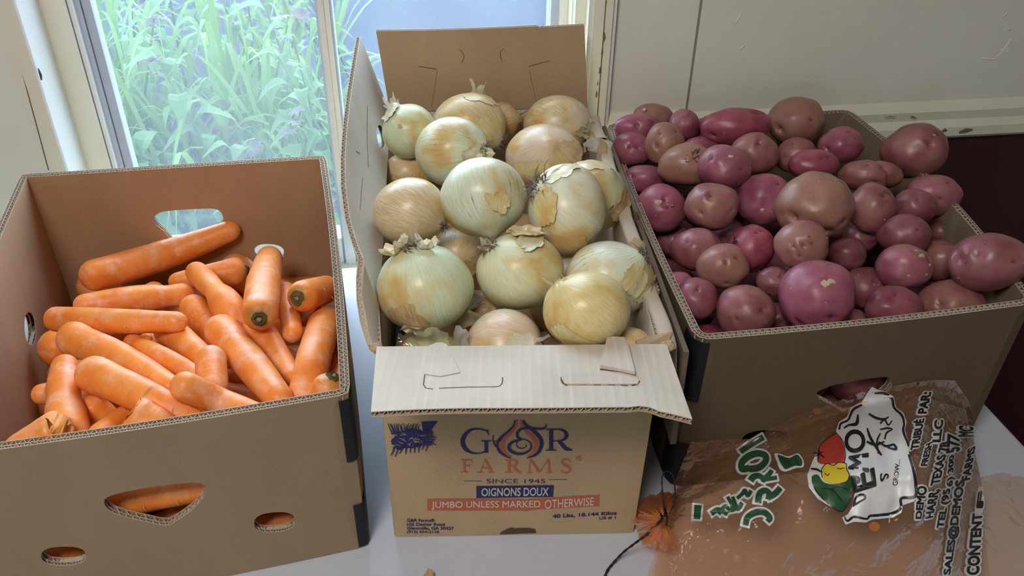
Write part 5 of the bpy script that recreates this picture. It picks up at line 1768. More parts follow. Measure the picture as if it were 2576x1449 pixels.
def make_potato(key, cen, R, asp, col, rus, label, seed, extras=(), sub=4, rot=0.0, eyes=None, pinch=()):
    V, Fc = ICO[sub]
    cen = np.array(cen)
    rg = random.Random(seed * 31)
    cr, sr_ = math.cos(rot), math.sin(rot)
    Rm = np.array([[cr, -sr_, 0], [sr_, cr, 0], [0, 0, 1.0]])
    S = CAMB @ Rm @ np.diag([asp, 1 / asp, .96]) @ Rm.T
    f = np.ones(len(V)); ey = np.zeros(len(V))
    lo = np.array([noise.noise(Vector(v * .95) + Vector((seed * 5.7, 0, 0))) for v in V])
    md = np.array([noise.noise(Vector(v * 2.3) + Vector((0, seed * 4.1, 0))) for v in V])
    f += (.16 if key in ('p9', 'p8', 'p28', 'p32', 'p31') else .10) * lo + .036 * md
    if eyes is None:
        eyes = [(rg.uniform(-.8, .8), rg.uniform(-.6, .8), rg.uniform(.35, 1)) for _ in range(3)] + [(rg.uniform(-1, 1), rg.uniform(-1, 1), rg.uniform(-1, .3)) for _ in range(3)]
    for e in eyes:
        e_ = np.array(e[:3], float); e_ /= np.linalg.norm(e_)
        dep = e[3] if len(e) > 3 else .055
        # eyes are short slits: narrower across than along
        t1 = np.cross(e_, [.3, .2, .9]); t1 /= np.linalg.norm(t1); t2 = np.cross(e_, t1)
        d1, d2, dz = V @ t1, V @ t2, V @ e_
        g = (.6 * np.exp(-((d1 / .24) ** 2 + (d2 / .17) ** 2)) + .6 * np.exp(-((d1 / .10) ** 2 + (d2 / .055) ** 2))) * (dz > 0)
        brow = np.exp(-((d1 / .20) ** 2 + ((d2 - .16) / .08) ** 2)) * (dz > 0)
        f += -dep * 1.7 * g + dep * .6 * brow
        ey = np.maximum(ey, g ** 2.2)
    for (pd, w_, dep) in pinch:       # grooves that divide lobes
        p = np.array(pd[:3], float); off_ = pd[3]
        p /= np.linalg.norm(p)
        f -= dep * np.exp(-(((V @ p) - off_) / w_) ** 2)
    Vw = (V * f[:, None]) @ S.T * R
    o = mesh_obj('potato', Vw, Fc, M['potato'], None, True)
    at = o.data.attributes.new('eye', 'FLOAT', 'POINT'); at.data.foreach_set('value', ey.tolist())
    o.location = cen
    o.color = (*col, rus)
    tag(o, label, 'potato', GP)

    def on(dx, dy):
        z = math.sqrt(max(.05, 1 - dx * dx - dy * dy))
        v = np.array([dx, dy, z]); v /= np.linalg.norm(v)
        i = int(np.argmax(V @ v))
        return Vw[i], Vw[i] / np.linalg.norm(Vw[i])
    for ex in extras:
        p, n_ = on(ex[1], ex[2])
        t1 = np.cross(n_, UY); t1 /= np.linalg.norm(t1); t2 = np.cross(n_, t1)
        sz = ex[3] * R
        s = Shape()
        if ex[0] == 'scab':
            vv = [p + n_ * .0012]
            m_ = 14
            for k in range(m_):
                a = 6.283 * k / m_
                rr = sz * (1 + .4 * noise.noise(Vector((math.cos(a) * 2, math.sin(a) * 2, seed + ex[1] * 9))))
                q = p + t1 * rr * math.cos(a) * 1.2 + t2 * rr * math.sin(a) * .75
                d = q / np.linalg.norm(q)
                lv = V[int(np.argmax((Vw @ d) / (np.linalg.norm(Vw, axis=1))))]
                vv.append(q + n_ * -.0004)
            s.add(vv, [(0, 1 + k, 1 + (k + 1) % m_) for k in range(m_)])
            s.obj('scab', M['scab'], o, True)
        elif ex[0] == 'sprout':
            q = p - n_ * .001
            s.tube([q, q + n_ * sz * .6 + t1 * sz * .2, q + n_ * sz * .9 + t1 * sz * .8, q + n_ * sz * .8 + t1 * sz * 1.4 - t2 * sz * .3], [sz * .22, sz * .20, sz * .15, sz * .06], 7)
            s.obj('sprout', M['sprout'], o, True)
        elif ex[0] == 'tuft':
            for q_ in range(11):
                a, rr = rg.uniform(0, 6.283), rg.uniform(0, 1)
                b0 = p + (t1 * math.cos(a) + t2 * math.sin(a)) * sz * rr - n_ * .001
                a2 = a + rg.uniform(-.8, .8)
                dd = t1 * math.cos(a2) + t2 * math.sin(a2)
                s.tube([b0, b0 + n_ * sz * .30 + dd * sz * .25, b0 + n_ * sz * .32 + dd * sz * .7, b0 + n_ * sz * .1 + dd * sz * .9], [sz * .13, sz * .12, sz * .09, sz * .03], 6)
            s.obj('dark_sprouts', M['dark_sprout'], o, True)
    return o


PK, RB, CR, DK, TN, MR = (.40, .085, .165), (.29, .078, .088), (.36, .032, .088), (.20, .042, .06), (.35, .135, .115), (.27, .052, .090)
PL = {
 'p1': (PK, .05, 'largest purple potato with two pale scabs near its top, on the near carton rim', [('scab', -.15, .35, .13), ('scab', .08, .42, .11), ('sprout', -.42, .28, .05)], [(.1, -.55, .8), (-.6, -.65, .4), (-.02, .42, .9, .03)], ()),
 'p2': (RB, .30, 'round brownish red potato on the near rim, beside the largest purple one', [], [(.35, .1, .9, .09), (-.5, -.2, .8, .03)], ()),
 'p3': (MR, .05, 'small maroon potato with one deep bright eye, next to the onion carton rim', [('sprout', -.85, .25, .07)], [(-.1, .45, .85, .09)], ()),
 'p13': (RB, .10, 'big oval potato hanging over the far side wall of the carton, above the table end', [('sprout', -.85, -.55, .06)], [(.25, -.05, .95, .06), (-.6, .2, .7, .03), (-.9, .1, .3, .06)], ()),
 'p11': (MR, .10, 'smooth purple-red potato with a small pale sprout scar, at the near rim', [('sprout', -.25, .60, .07)], [(-.15, .62, .75, .07)], ()),
 'p10': (PK, .35, 'mottled potato with several yellowish scabs, just above the near rim', [('scab', .30, .42, .13), ('scab', .55, .05, .09), ('scab', .45, -.35, .08), ('scab', -.25, -.40, .06), ('scab', .2, .7, .08)], [(.62, .3, .7, .07)], ()),
 'p12': (RB, .45, 'dull brown-red potato wedged in the near corner under the overhanging one', [], [(-.7, .1, .7, .05)], ()),
 'p4': (PK, .10, 'small pale purple potato peeking from behind the maroon one at the onion rim', [], [], ()),
 'p5': (TN, .55, 'tan-brown potato with two pinched eyes like a face, near the onion carton', [('sprout', .0, .75, .05)], [(.35, .35, .85, .09), (-.1, .15, .95, .06), (.0, -.75, .6, .05)], ()),
 'p7': (CR, -.30, 'bright crimson potato with a grey sprout cluster on its side', [('tuft', -.90, .25, .22), ('sprout', -.12, .86, .07)], [(.05, .65, .75, .06), (.3, .75, .6, .04)], ()),
 'p8': (TN, .40, 'rough tan-red potato with a wrinkled eye row, below the big lumpy one', [('scab', .70, .42, .07), ('scab', .72, .25, .05)], [(-.2, -.05, .95, .07), (.08, .02, .95, .06), (-.5, -.1, .8, .05), (-.3, -.5, .8, .04)], ()),
 'p41': (DK, .25, 'small dusky potato with one round eye between the brownish and the largest purple one', [], [(.15, .35, .9, .09)], ()),
 'p6': (RB, .12, 'oval red potato lying behind the face-like tan one', [], [(-.5, .3, .8, .03), (.8, .1, .5, .05)], ()),
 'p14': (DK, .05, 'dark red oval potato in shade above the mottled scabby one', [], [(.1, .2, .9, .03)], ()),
 'p9': (TN, .75, 'big lumpy brown potato with a knob on its side, on top of the heap', [('scab', .35, .75, .06)], [(.62, .58, .5, .08), (.1, -.80, .6, .09), (-.75, -.35, .5, .10), (.55, -.45, .7, .04)], (((.45, .9, 0, -.62), .14, .07),)),
 'p37': (RB, .40, 'rounded brown-red potato with a sunken lower eye, touching the white-spotted one', [('sprout', -.15, -.62, .05)], [(-.25, .35, .9, .05), (-.55, -.35, .75, .08), (.6, -.2, .7, .03)], ()),
 'p36': (PK, .05, 'pink-purple potato with two white sprout spots, beside the onion carton side wall', [('scab', -.25, .18, .13), ('sprout', .30, .0, .15), ('sprout', .10, .18, .08)], [(.02, .30, .95, .08), (.1, -.05, .9, .04)], ()),
 'p15': (RB, .30, 'egg-shaped brownish potato with a sunken eye, below the cleft two-lobed one', [('scab', .15, -.55, .05)], [(.15, .45, .85, .09), (.5, .55, .6, .04)], ()),
 'p38': (PK, .05, 'smooth purple potato in shade, between the big lumpy one and the dark maroon one', [('scab', -.35, -.45, .10)], [(.3, .5, .8, .03)], ()),
 'p27': (MR, -.20, 'dark maroon potato with a triangular yellow nick, pressed against the russeted tan one', [('scab', .02, .35, .10), ('sprout', -.60, .55, .05)], [(-.65, .3, .7, .06), (.4, -.2, .9, .03)], ()),
 'p28': (TN, .95, 'russeted tan potato with a black crusty sprout cluster on top', [('tuft', .0, .22, .26)], [(.0, .2, .95, .05)], ()),
 'p16': (TN, .30, 'wide two-lobed pinkish potato with a deep cleft, near the far side wall', [('sprout', -.80, .45, .05)], [(.15, .3, .9, .05), (-.35, .5, .8, .06), (-.1, -.5, .85, .06)], (((1, .28, 0, .30), .13, .14),)),
 'p17': (DK, .00, 'dark round potato beneath the long pink-topped one at the side wall', [], [(-.2, .3, .9, .03)], ()),
 'p18': (PK, .30, 'long pink-topped potato lying against the far side wall', [('scab', .82, -.05, .05)], [(-.1, -.25, .9, .05), (.2, .5, .8, .03)], ()),
 'p35': (PK, -.05, 'small pink oval potato below the pinkest one by the onion rim', [], [(-.65, .1, .7, .07)], ()),
 'p21': (CR, .10, 'bright pink-red potato with tiny eyes, in front of the cone-shaped one', [('scab', -.62, -.1, .06)], [(.35, .35, .85, .05), (.05, .25, .9, .03)], ()),
 'p24': (TN, .35, 'brownish pink potato with a leaf-shaped eye, in front of the glossy magenta one', [], [(-.05, .35, .92, .11)], ()),
 'p29': (TN, .55, 'upright oval tan-brown potato with two dark pits, beside the pinkest round one', [], [(-.35, .35, .85, .06), (-.55, -.25, .8, .10), (.5, .5, .7, .06)], ()),
 'p30': (PK, -.10, 'pinkest round potato with a dark navel eye, closest to the onion skin scraps', [('tuft', .22, -.08, .06)], [(.2, -.08, .95, .08), (-.2, -.1, .95, .05)], ()),
 'p25': (CR, .05, 'glossy magenta long potato on top at the back rim', [], [(-.72, -.55, .5, .08), (.45, .55, .6, .06)], ()),
 'p22': (TN, .10, 'cone-shaped pinkish grey potato between the bright pink-red and the top russet one', [], [(-.4, .6, .7, .05)], ()),
 'p20': (PK, .15, 'purple-red potato with a ringed black eye, inside the back corner', [('tuft', -.75, -.28, .10)], [(-.75, -.25, .5, .08), (.15, .65, .7, .07)], ()),
 'p19': (RB, .25, 'large dusky red potato with white sprout bits, standing up against the maroon wainscot', [('sprout', .02, -.02, .07), ('sprout', .06, -.05, .05), ('scab', .2, .40, .07)], [(.05, .08, .95, .11), (.3, .4, .8, .05)], ()),
 'p34': (PK, -.10, 'thin slice of pale pink potato with white sprouts under the glossy magenta one', [('sprout', .0, .35, .18), ('sprout', .25, .2, .14)], [], ()),
 'p31': (PK, .05, 'pinkish potato with rough eyes behind the pinkest round one', [('scab', -.1, .1, .08)], [(-.1, .1, .95, .08), (.6, .2, .7, .06)], ()),
 'p33': (MR, .20, 'small dark maroon potato at the back rim beneath the wall seam', [], [(.1, .4, .9, .03)], ()),
 'p23': (TN, .65, 'tall russet-mottled purple potato, highest at the back of the heap', [], [(-.75, -.45, .5, .10), (.2, -.1, .95, .04)], ()),
 'p26': (PK, .0, 'pink potato edge showing just beside the glossy magenta one', [], [], ()),
 'p32': (TN, .55, 'rough-skinned tan-pink potato in the far corner nearest the window casing', [('scab', -.5, .45, .14)], [(-.4, .4, .8, .06)], ()),
 'p40': (DK, .0, 'dark hidden potato below the white-spotted one at the onion rim', [], [], ()),
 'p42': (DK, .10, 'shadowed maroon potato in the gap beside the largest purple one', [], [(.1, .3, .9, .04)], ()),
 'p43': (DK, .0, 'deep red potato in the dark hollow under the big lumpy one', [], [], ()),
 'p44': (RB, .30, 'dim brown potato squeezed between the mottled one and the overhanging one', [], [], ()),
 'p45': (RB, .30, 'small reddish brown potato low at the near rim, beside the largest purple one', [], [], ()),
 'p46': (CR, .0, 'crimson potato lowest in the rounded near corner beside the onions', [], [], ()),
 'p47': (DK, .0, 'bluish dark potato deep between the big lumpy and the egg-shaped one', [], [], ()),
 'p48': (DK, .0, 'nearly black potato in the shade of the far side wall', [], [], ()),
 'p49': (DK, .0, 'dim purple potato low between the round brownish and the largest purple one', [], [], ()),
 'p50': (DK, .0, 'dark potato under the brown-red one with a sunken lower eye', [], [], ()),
}
for i, (k, ch) in enumerate(POTATOES.items()):
    x, y, z, r = ch[0]
    if k in PL:
        col, rus, lb, ex, ey, pin = PL[k]
        make_potato(k, (x, y, z), r, ASPECT.get(k, 1.0), col, rus, lb, i + 1, ex, 5 if ey else 4, 0, (ey + [(.6, .3, -.7), (-.5, -.4, -.7)]) if ey else None, pin)
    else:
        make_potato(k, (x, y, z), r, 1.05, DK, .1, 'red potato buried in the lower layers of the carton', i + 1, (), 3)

# ------------------------------------------------------------------ lettering and marks
_text_cache = {}


def text_mesh(body, bold=0.0, extra=0.0, shear=0.0):
    """flat letter outlines; vertices scaled so that the plain text fills the unit square; thickened by shifted copies"""
    if body not in _text_cache:
        cu = D.curves.new('lettering', 'FONT')
        cu.body = body
        cu.resolution_u = 4
        ob = D.objects.new('lettering', cu)
        COL.objects.link(ob)
        dg = bpy.context.evaluated_depsgraph_get()
        me = ob.evaluated_get(dg).to_mesh()
        _text_cache[body] = (np.array([v.co[:2] for v in me.vertices]), [tuple(p.vertices) for p in me.polygons])
        ob.evaluated_get(dg).to_mesh_clear()
        D.objects.remove(ob); D.curves.remove(cu)
    V, F = _text_cache[body]
    lo, hi = V.min(0), V.max(0)
    r = max(0, bold) + extra
    if r > 0:
        k = 10
        V = np.vstack([V] + [V + r * np.array([math.cos(6.2832 * i / k), math.sin(6.2832 * i / k)]) for i in range(k)])
        n = len(V) // (k + 1)
        F = [tuple(i + n * j for i in f) for j in range(k + 1) for f in F]
    return (V - lo) / (hi - lo), F, len(_text_cache[body][0])


def quad_map(q):
    """unit square -> picture quad (TL, TR, BR, BL); s along the text, t upwards"""
    TL, TR, BR, BL = [np.array(p, float) for p in q]
    return lambda s_, t: (BL * (1 - s_) + BR * s_) * (1 - t) + (TL * (1 - s_) + TR * s_) * t


FP = BP[0]


def front_pt(px, py, w=-.0006):
    u, v = FP.uv(px, py)
    return FP(u, v, w)


def c5(x, y):
    return (860 + x / 2.46, 860 + y / 2.46)


def print_text(body, quad, mat, name='printed_lettering', bold=0.0, w=-.0007, shear=0.0):
    V, F, n = text_mesh(body, bold, 0, shear)
    qm = quad_map([c5(*p) for p in quad])
    return mesh_obj(name, [front_pt(*qm(*v), w - 2e-5 * (i // n)) for i, v in enumerate(V)], F, mat, BO[0])


def rect(x0, y0, x1, y1, dy=0):
    return [(x0, y0), (x1, y0 + dy), (x1, y1 + dy), (x0, y1)]


def print_poly(pts, mat, name, w=-.0006):
    V, T = cdt([c5(*p) for p in pts], [], None)
    return mesh_obj(name, [front_pt(*v, w) for v in V], T, mat, BO[0])


def brush(strokes, mat, name, w=-.0006):
    """strokes in the crop frame: list of [(x, y, width), ...], drawn as smooth ribbons of varying width"""
    vs, fs = [], []
    for si, st in enumerate(strokes):
        w -= 3e-5
        P = smooth_chain([(x, y, 0, wd_) for x, y, wd_ in st], 8)
        b0 = len(vs)
        for i in range(len(P)):
            t = P[min(i + 1, len(P) - 1), :2] - P[max(i - 1, 0), :2]
            t = t / (np.linalg.norm(t) + 1e-9)
            n = np.array([-t[1], t[0]])
            h_ = P[i, 3] / 2
            vs += [front_pt(*c5(*(P[i, :2] + n * h_)), w), front_pt(*c5(*(P[i, :2] - n * h_)), w)]
        fs += [(b0 + 2 * i, b0 + 2 * i + 1, b0 + 2 * i + 3, b0 + 2 * i + 2) for i in range(len(P) - 1)]
    return mesh_obj(name, vs, fs, mat, BO[0])


def bar(x0, y0, x1, y1): return [(x0, (y0 + y1) / 2, abs(y1 - y0)), (x1, (y0 + y1) / 2, abs(y1 - y0))]
def stem(x0, x1, y0, y1): return [((x0 + x1) / 2, y0, abs(x1 - x0)), ((x0 + x1) / 2, y1, abs(x1 - x0))]


# G and R with serifs
brush([[(908, 572, 5), (896, 550, 8), (868, 540, 9), (838, 537, 8), (795, 545, 16), (760, 578, 26), (748, 615, 29), (762, 655, 26), (800, 682, 14), (840, 688, 8), (872, 682, 8), (890, 668, 14), (893, 640, 24)],
       stem(882, 906, 612, 684), bar(862, 607, 924, 614), [(903, 536, 4), (908, 576, 6)]], M['navy'], 'printed_lettering')
brush([stem(1282, 1308, 540, 670), bar(1262, 536, 1345, 543), bar(1262, 664, 1328, 671),
       [(1308, 541, 7), (1350, 540, 9), (1382, 556, 18), (1390, 577, 24), (1376, 600, 16), (1345, 610, 7), (1308, 611, 6)],
       [(1338, 609, 14), (1362, 632, 24), (1388, 658, 24), (1426, 667, 6)]], M['navy'], 'printed_lettering')
# onion-bulb ampersand
brush([[(1069, 484, 10), (1062, 515, 11), (1030, 552, 13), (985, 590, 16), (962, 628, 17), (972, 668, 18), (1005, 698, 14), (1046, 716, 5)],
       [(1120, 484, 16), (1140, 512, 17), (1190, 552, 22), (1228, 595, 24), (1234, 640, 24), (1206, 690, 18), (1146, 717, 4)],
       [(940, 570, 4), (936, 605, 9), (950, 640, 9), (968, 652, 6)], [(940, 612, 3), (990, 607, 4)],
       [(1262, 503, 4), (1264, 520, 9), (1240, 535, 11), (1180, 533, 10), (1120, 533, 12), (1088, 556, 17), (1088, 585, 16), (1112, 602, 8)],
       [(1112, 602, 8), (1062, 614, 14), (1034, 640, 20), (1042, 668, 20), (1085, 688, 17), (1130, 685, 14), (1166, 662, 12), (1170, 628, 9), (1140, 604, 7), (1105, 602, 6), (1082, 620, 6), (1088, 648, 7), (1118, 656, 6), (1140, 644, 5), (1138, 628, 3)]], M['navy'], 'printed_logo', -.0008)
brush([[(1086, 484, 14), (1078, 520, 16), (1045, 560, 22), (1004, 602, 26), (992, 640, 26), (1008, 680, 20), (1050, 712, 6)],
       [(1106, 484, 10), (1116, 520, 14), (1150, 560, 20), (1190, 600, 26), (1200, 640, 26), (1185, 682, 20), (1142, 714, 6)]], M['red_ink'], 'printed_logo', -.0006)
# FARMS, wide serif capitals
FA = []
FA += [stem(752, 766, 728, 806), bar(736, 725, 806, 731), bar(736, 801, 782, 806), bar(766, 762, 792, 768), [(803, 725, 4), (806, 745, 5)], [(792, 752, 4), (792, 778, 4)]]
FA += [[(888, 722, 4), (855, 805, 6)], [(888, 722, 10), (926, 805, 17)], bar(862, 774, 912, 780), bar(836, 801, 876, 806), bar(904, 801, 946, 806)]
FA += [stem(1028, 1042, 728, 806), bar(1010, 725, 1060, 731), bar(1010, 801, 1060, 806), [(1042, 728, 5), (1072, 730, 8), (1082, 746, 13), (1072, 762, 9), (1042, 766, 5)], [(1060, 766, 9), (1084, 794, 14), (1112, 806, 5)]]
FA += [[(1166, 724, 5), (1160, 806, 6)], [(1168, 724, 9), (1222, 804, 15)], [(1276, 724, 5), (1222, 804, 6)], [(1278, 724, 10), (1284, 806, 16)], bar(1143, 801, 1180, 806), bar(1262, 801, 1304, 806)]
FA += [[(1416, 742, 5), (1406, 728, 7), (1382, 724, 8), (1362, 736, 13), (1372, 756, 15), (1402, 770, 16), (1412, 788, 13), (1396, 803, 8), (1370, 804, 7), (1352, 788, 5)]]
brush(FA, M['red_ink'], 'printed_lettering')
print_text('®', rect(1448, 702, 1486, 732), M['red_ink'])
print_text('SINCE 1945', rect(895, 846, 1259, 872), M['navy'], bold=-.004)
brush([bar(755, 857, 868, 860), bar(1280, 848, 1391, 851)], M['navy'], 'printed_rule')
print_poly([(832, 890), (1312, 884), (1307, 957), (832, 964)], M['navy'], 'printed_band')
print_text('OIGNONS DOUX', [(865, 902), (1280, 897), (1277, 947), (865, 950)], M['pale_ink'], w=-.0010, bold=.012)
print_poly([(528, 970), (1100, 968), (1140, 974), (1180, 968), (1594, 945), (1590, 1014), (1180, 1037), (1140, 1046), (1100, 1041), (528, 1041)], M['red_ink'], 'printed_band')
print_text('JUMBO UNLESS MARKED', [(556, 984), (1228, 978), (1228, 1032), (556, 1034)], M['pale_ink'], w=-.0010, bold=.008)
print_text('OTHERWISE', [(1256, 975), (1560, 958), (1556, 1006), (1256, 1029)], M['pale_ink'], w=-.0010, bold=.008)
print_text('40 Lbs, 18.144 Kilos', [(1305, 1066), (1700, 1046), (1698, 1068), (1305, 1090)], M['navy'], bold=.035)
print_text('US # 1', [(1592, 1080), (1694, 1075), (1694, 1092), (1592, 1098)], M['navy'], bold=.02)
print_text('G&R Farms®', rect(404, 1091, 574, 1110, 1), M['navy'], bold=.022)
print_text('102 Dasher Road', rect(404, 1117, 636, 1134, 1), M['navy'], bold=.022)
print_text('Glennville, GA 30427', rect(404, 1141, 692, 1161, 1), M['navy'], bold=.022)
print_text('(912) 654-2118', rect(404, 1165, 600, 1184, 1), M['navy'], bold=.022)
# onion drawing at the corner: tangled roots above and below a bulb
rg = random.Random(4)
out = []
for k in range(46):
    a = 6.283 * k / 46
    rx, ry = 118, 62
    j = rg.uniform(.82, 1.12)
    x, y = 420 + rx * j * math.cos(a), 600 + ry * j * math.sin(a)
    if x < 304: x = 302 + rg.uniform(0, 8)
    y -= (x - 420) * .12
    out.append((x, y))
print_poly(out, M['navy'], 'printed_drawing')
br = []
for k in range(17):
    x = 300 + k * 11; br.append([(x + rg.uniform(-5, 5) - 18 + k * 2, 498 + rg.uniform(0, 8), 3), (x + rg.uniform(-4, 4) - 4, 530, 6), (x + 12, 570, 9)])
for k in range(10):
    y = 560 + k * 9; br.append([(500, y - 12, 10), (548, y - 10 + rg.uniform(-6, 6), 8), (572 + rg.uniform(-10, 16), y - 6 + rg.uniform(-8, 8), 4)])
for k in range(9):
    x = 315 + k * 27; br.append([(x + 10, 640 - k * 4, 10), (x + 2, 672 - k * 5, 8), (x - 8 + rg.uniform(-8, 8), 700 - k * 5 + rg.uniform(-6, 12), 5)])
brush(br, M['navy'], 'printed_drawing', -.0007)
br = []
for k in range(22):
    x, y = rg.uniform(330, 510), rg.uniform(560, 645); a = rg.uniform(-.7, .5)
    br.append([(x, y, 2), (x + 16 * math.cos(a), y + 16 * math.sin(a) + rg.uniform(-5, 5), 3.5), (x + 34 * math.cos(a), y + 30 * math.sin(a), 2)])
brush(br, M['kraft_onion'], 'printed_drawing', -.0009)
print_poly([(492, 492), (594, 488), (556, 540), (528, 566), (500, 540)], M['navy'], 'printed_drawing')
# torn notch at the foot of the front
print_poly([(974, 1190), (990, 1172), (1030, 1153), (1058, 1146), (1062, 1152), (1090, 1150), (1150, 1149), (1196, 1156), (1204, 1182)], M['slit_and_shadow'], 'torn_notch', -.0004)

# ------------------------------------------------------------------ the orange carrot bag
BT = [(1640, 1330, .030), (1668, 1288, .040), (1700, 1238, .052), (1745, 1170, .058), (1800, 1138, .062), (1870, 1112, .066), (1990, 1052, .076), (2060, 1026, .086), (2170, 985, .104), (2290, 962, .116), (2400, 955, .122), (2660, 965, .122)]
_btx = np.array(BT)


def bag_z(px, py, layer=0):
    yt = np.interp(px, _btx[:, 0], _btx[:, 1]); zt = np.interp(px, _btx[:, 0], _btx[:, 2])
    v = min(max((py - yt) / (1500 - yt), 0), 1)
    near = min(1, max(0, (px - 1668) / 240))
    z = zt * (1 - v) ** .9 + (.020 + .045 * near) * math.sin(math.pi * min(1, v ** .8)) + .012 * v
    e = min(1, max(0, (px - 2330) / 170)); e = e * e * (3 - 2 * e)
    z *= 1 - .55 * e
    if layer: z = z * .40 + .004
    # creases running out from the gathered neck, and crumples
    a = math.atan2(py - 1300, px - 1640)
    r = math.hypot(px - 1640, py - 1300)
    k = min(1, r / 120)
    am = .0052 if layer == 0 else .003
    c = noise.noise(Vector((a * 9, r * .0035, 3 + layer * 9))) * math.exp(-r / 420) * 1.5
    c += (abs(noise.noise(Vector((px * .0085, py * .0085, 7 + layer * 5)))) - .18) * 1.9
    c += (abs(noise.noise(Vector((px * .021 + 4, py * .013, 2 + layer * 5)))) - .18) * .9
    z += am * c * k * min(1, .35 + v * 3)
    return max(z, .0022 if layer else .005)


def bag_pt(px, py, lift=0.0, layer=0):
    p = atz(px, py, bag_z(px, py, layer))
    n = CP[0]
    # stay in front of the potato carton
    a, c = np.array(C_C[0]), np.array(C_C[1])
    t = (c - a) / np.linalg.norm(c - a); nn_ = np.array([-t[1], t[0]])
    d = float((p[:2] - a) @ nn_)
    lim = -.0045 - (.003 if layer == 0 else 0)
    if d > lim:
        r_ = ray(px, py)
        k = (d - lim) / float(r_[:2] @ nn_)
        p = p - r_ * k
    return p + np.array([0, -.5, .85]) * lift


bag = empty('plastic_bag', (*atz(2080, 1240, 0)[:2], 0))
tag(bag, 'crumpled clear orange plastic produce bag with green and black print, tied with a black cord', 'bag')


def film_sheet(name, outline, layer, step, mat, parent):
    V, T = cdt(resample(outline, step), [], step)
    return mesh_obj(name, [bag_pt(x, y, 0, layer) for x, y in V], T, mat, parent, True)


top_out = [(1664, 1296), (1676, 1262), (1700, 1238), (1722, 1200), (1745, 1168), (1800, 1138), (1870, 1112), (1940, 1078), (1990, 1052), (2060, 1026), (2170, 986), (2290, 963), (2350, 955), (2402, 957), (2424, 990), (2440, 1014), (2450, 1080), (2452, 1140), (2464, 1190), (2474, 1240), (2470, 1300), (2482, 1380), (2496, 1520), (1632, 1520), (1650, 1420), (1664, 1350), (1670, 1318)]
low_out = [(1662, 1300), (1690, 1230), (1738, 1112), (1800, 1106), (1900, 1104), (1960, 1100), (2100, 1040), (2300, 990), (2430, 1030), (2466, 1200), (2520, 1188), (2600, 1206), (2660, 1220), (2660, 1520), (1606, 1520), (1634, 1430), (1650, 1380), (1668, 1330)]
upper = film_sheet('upper_film', top_out, 0, 11, M['film'], bag)
lower = film_sheet('lower_film', low_out, 1, 15, M['film'], bag)
# gathered neck: a ruffled rosette outside the tie
def rosette(name, n, r0, sc, seed, lift):
    c0 = atz(1668, 1306, .040)
    vs, fs = [], []
    nr = 7
    na = 90
    for j in range(nr + 1):
        f = j / nr
        for i in range(na + 1):
            a = math.radians(62 + 236 * i / na)
            pl = 1.5 * noise.noise(Vector((a * 4.2, f * 1.6, seed * 3))) + .9 * noise.noise(Vector((a * 11, f * 3, seed * 5)))
            rx, ry = 78 * sc, 74 * sc
            px = 1672 + rx * f * math.cos(a) * (1 + .09 * pl * f); py = 1311 - ry * f * math.sin(a) * (1 + .09 * pl * f)
            z = .044 * (1 - f * .35) + lift + .016 * math.sin(math.pi * f ** .8) + .0075 * pl * f
            vs.append(atz(px, py, max(z, .003)))
    for j in range(nr):
        for i in range(na):
            a = j * (na + 1) + i
            fs.append((a, a + 1, a + na + 2, a + na + 1))
    return mesh_obj(name, vs, fs, M['film_dense'], bag, True)


rosette('gathered_neck', 0, 0, 1.0, 1.0, .004)
rosette('gathered_neck', 0, 0, .92, 2.7, -.010)
rosette('gathered_neck', 0, 0, .80, 4.4, -.020)


def cord(pts, rad, name='tie_cord'):
    P = smooth_chain([(*p, 0) for p in pts], 7)[:, :3]
    s = Shape()
    for off in (0, math.pi):
        s.tube([p + np.array([math.cos(i * .9 + off), 0, math.sin(i * .9 + off)]) * rad * .55 for i, p in enumerate(P)], [rad * .7] * len(P), 6)
    return s.obj(name, M['cord'], bag, True)


Z = atz
cord([Z(1652, 1282, .056), Z(1660, 1292, .058), Z(1666, 1304, .060), Z(1650, 1322, .058), Z(1625, 1346, .050), Z(1600, 1365, .040), Z(1570, 1388, .018), Z(1545, 1414, .006), Z(1528, 1436, .003), Z(1515, 1470, .003)], .0015)
cord([Z(1672, 1300, .056), Z(1669, 1262, .070), Z(1665, 1215, .085), Z(1669, 1190, .092), Z(1680, 1186, .093), Z(1692, 1196, .090), Z(1698, 1230, .078), Z(1696, 1262, .066), Z(1684, 1292, .058)], .0009)
cord([Z(1668, 1270, .052), Z(1676, 1290, .060), Z(1678, 1312, .060), Z(1672, 1330, .050)], .0012)


def bag_poly(pts, mat, name, lift, step=14, smooth=False):
    if smooth: pts = smooth_loop(pts, 4)
    V, T = cdt(resample(pts, step), [], step)
    return mesh_obj(name, [bag_pt(x, y, lift) for x, y in V], T, mat, upper, True)


def bag_text(body, quad, mat, lift, bold=.02, edge=None, name='printed_lettering', shear=0):
    qm = quad_map(quad)
    L_ = max(np.linalg.norm(np.subtract(quad[0], quad[1])), 1)
    for mt, ex, lf_ in (((edge, .15, lift - .0011), (mat, 0, lift)) if edge else ((mat, 0, lift),)):
        V, F, n = text_mesh(body, bold, ex, shear)
        mesh_obj(name, [bag_pt(*qm(*v), lf_ + 2e-5 * (i // n)) for i, v in enumerate(V)], F, mt, upper)


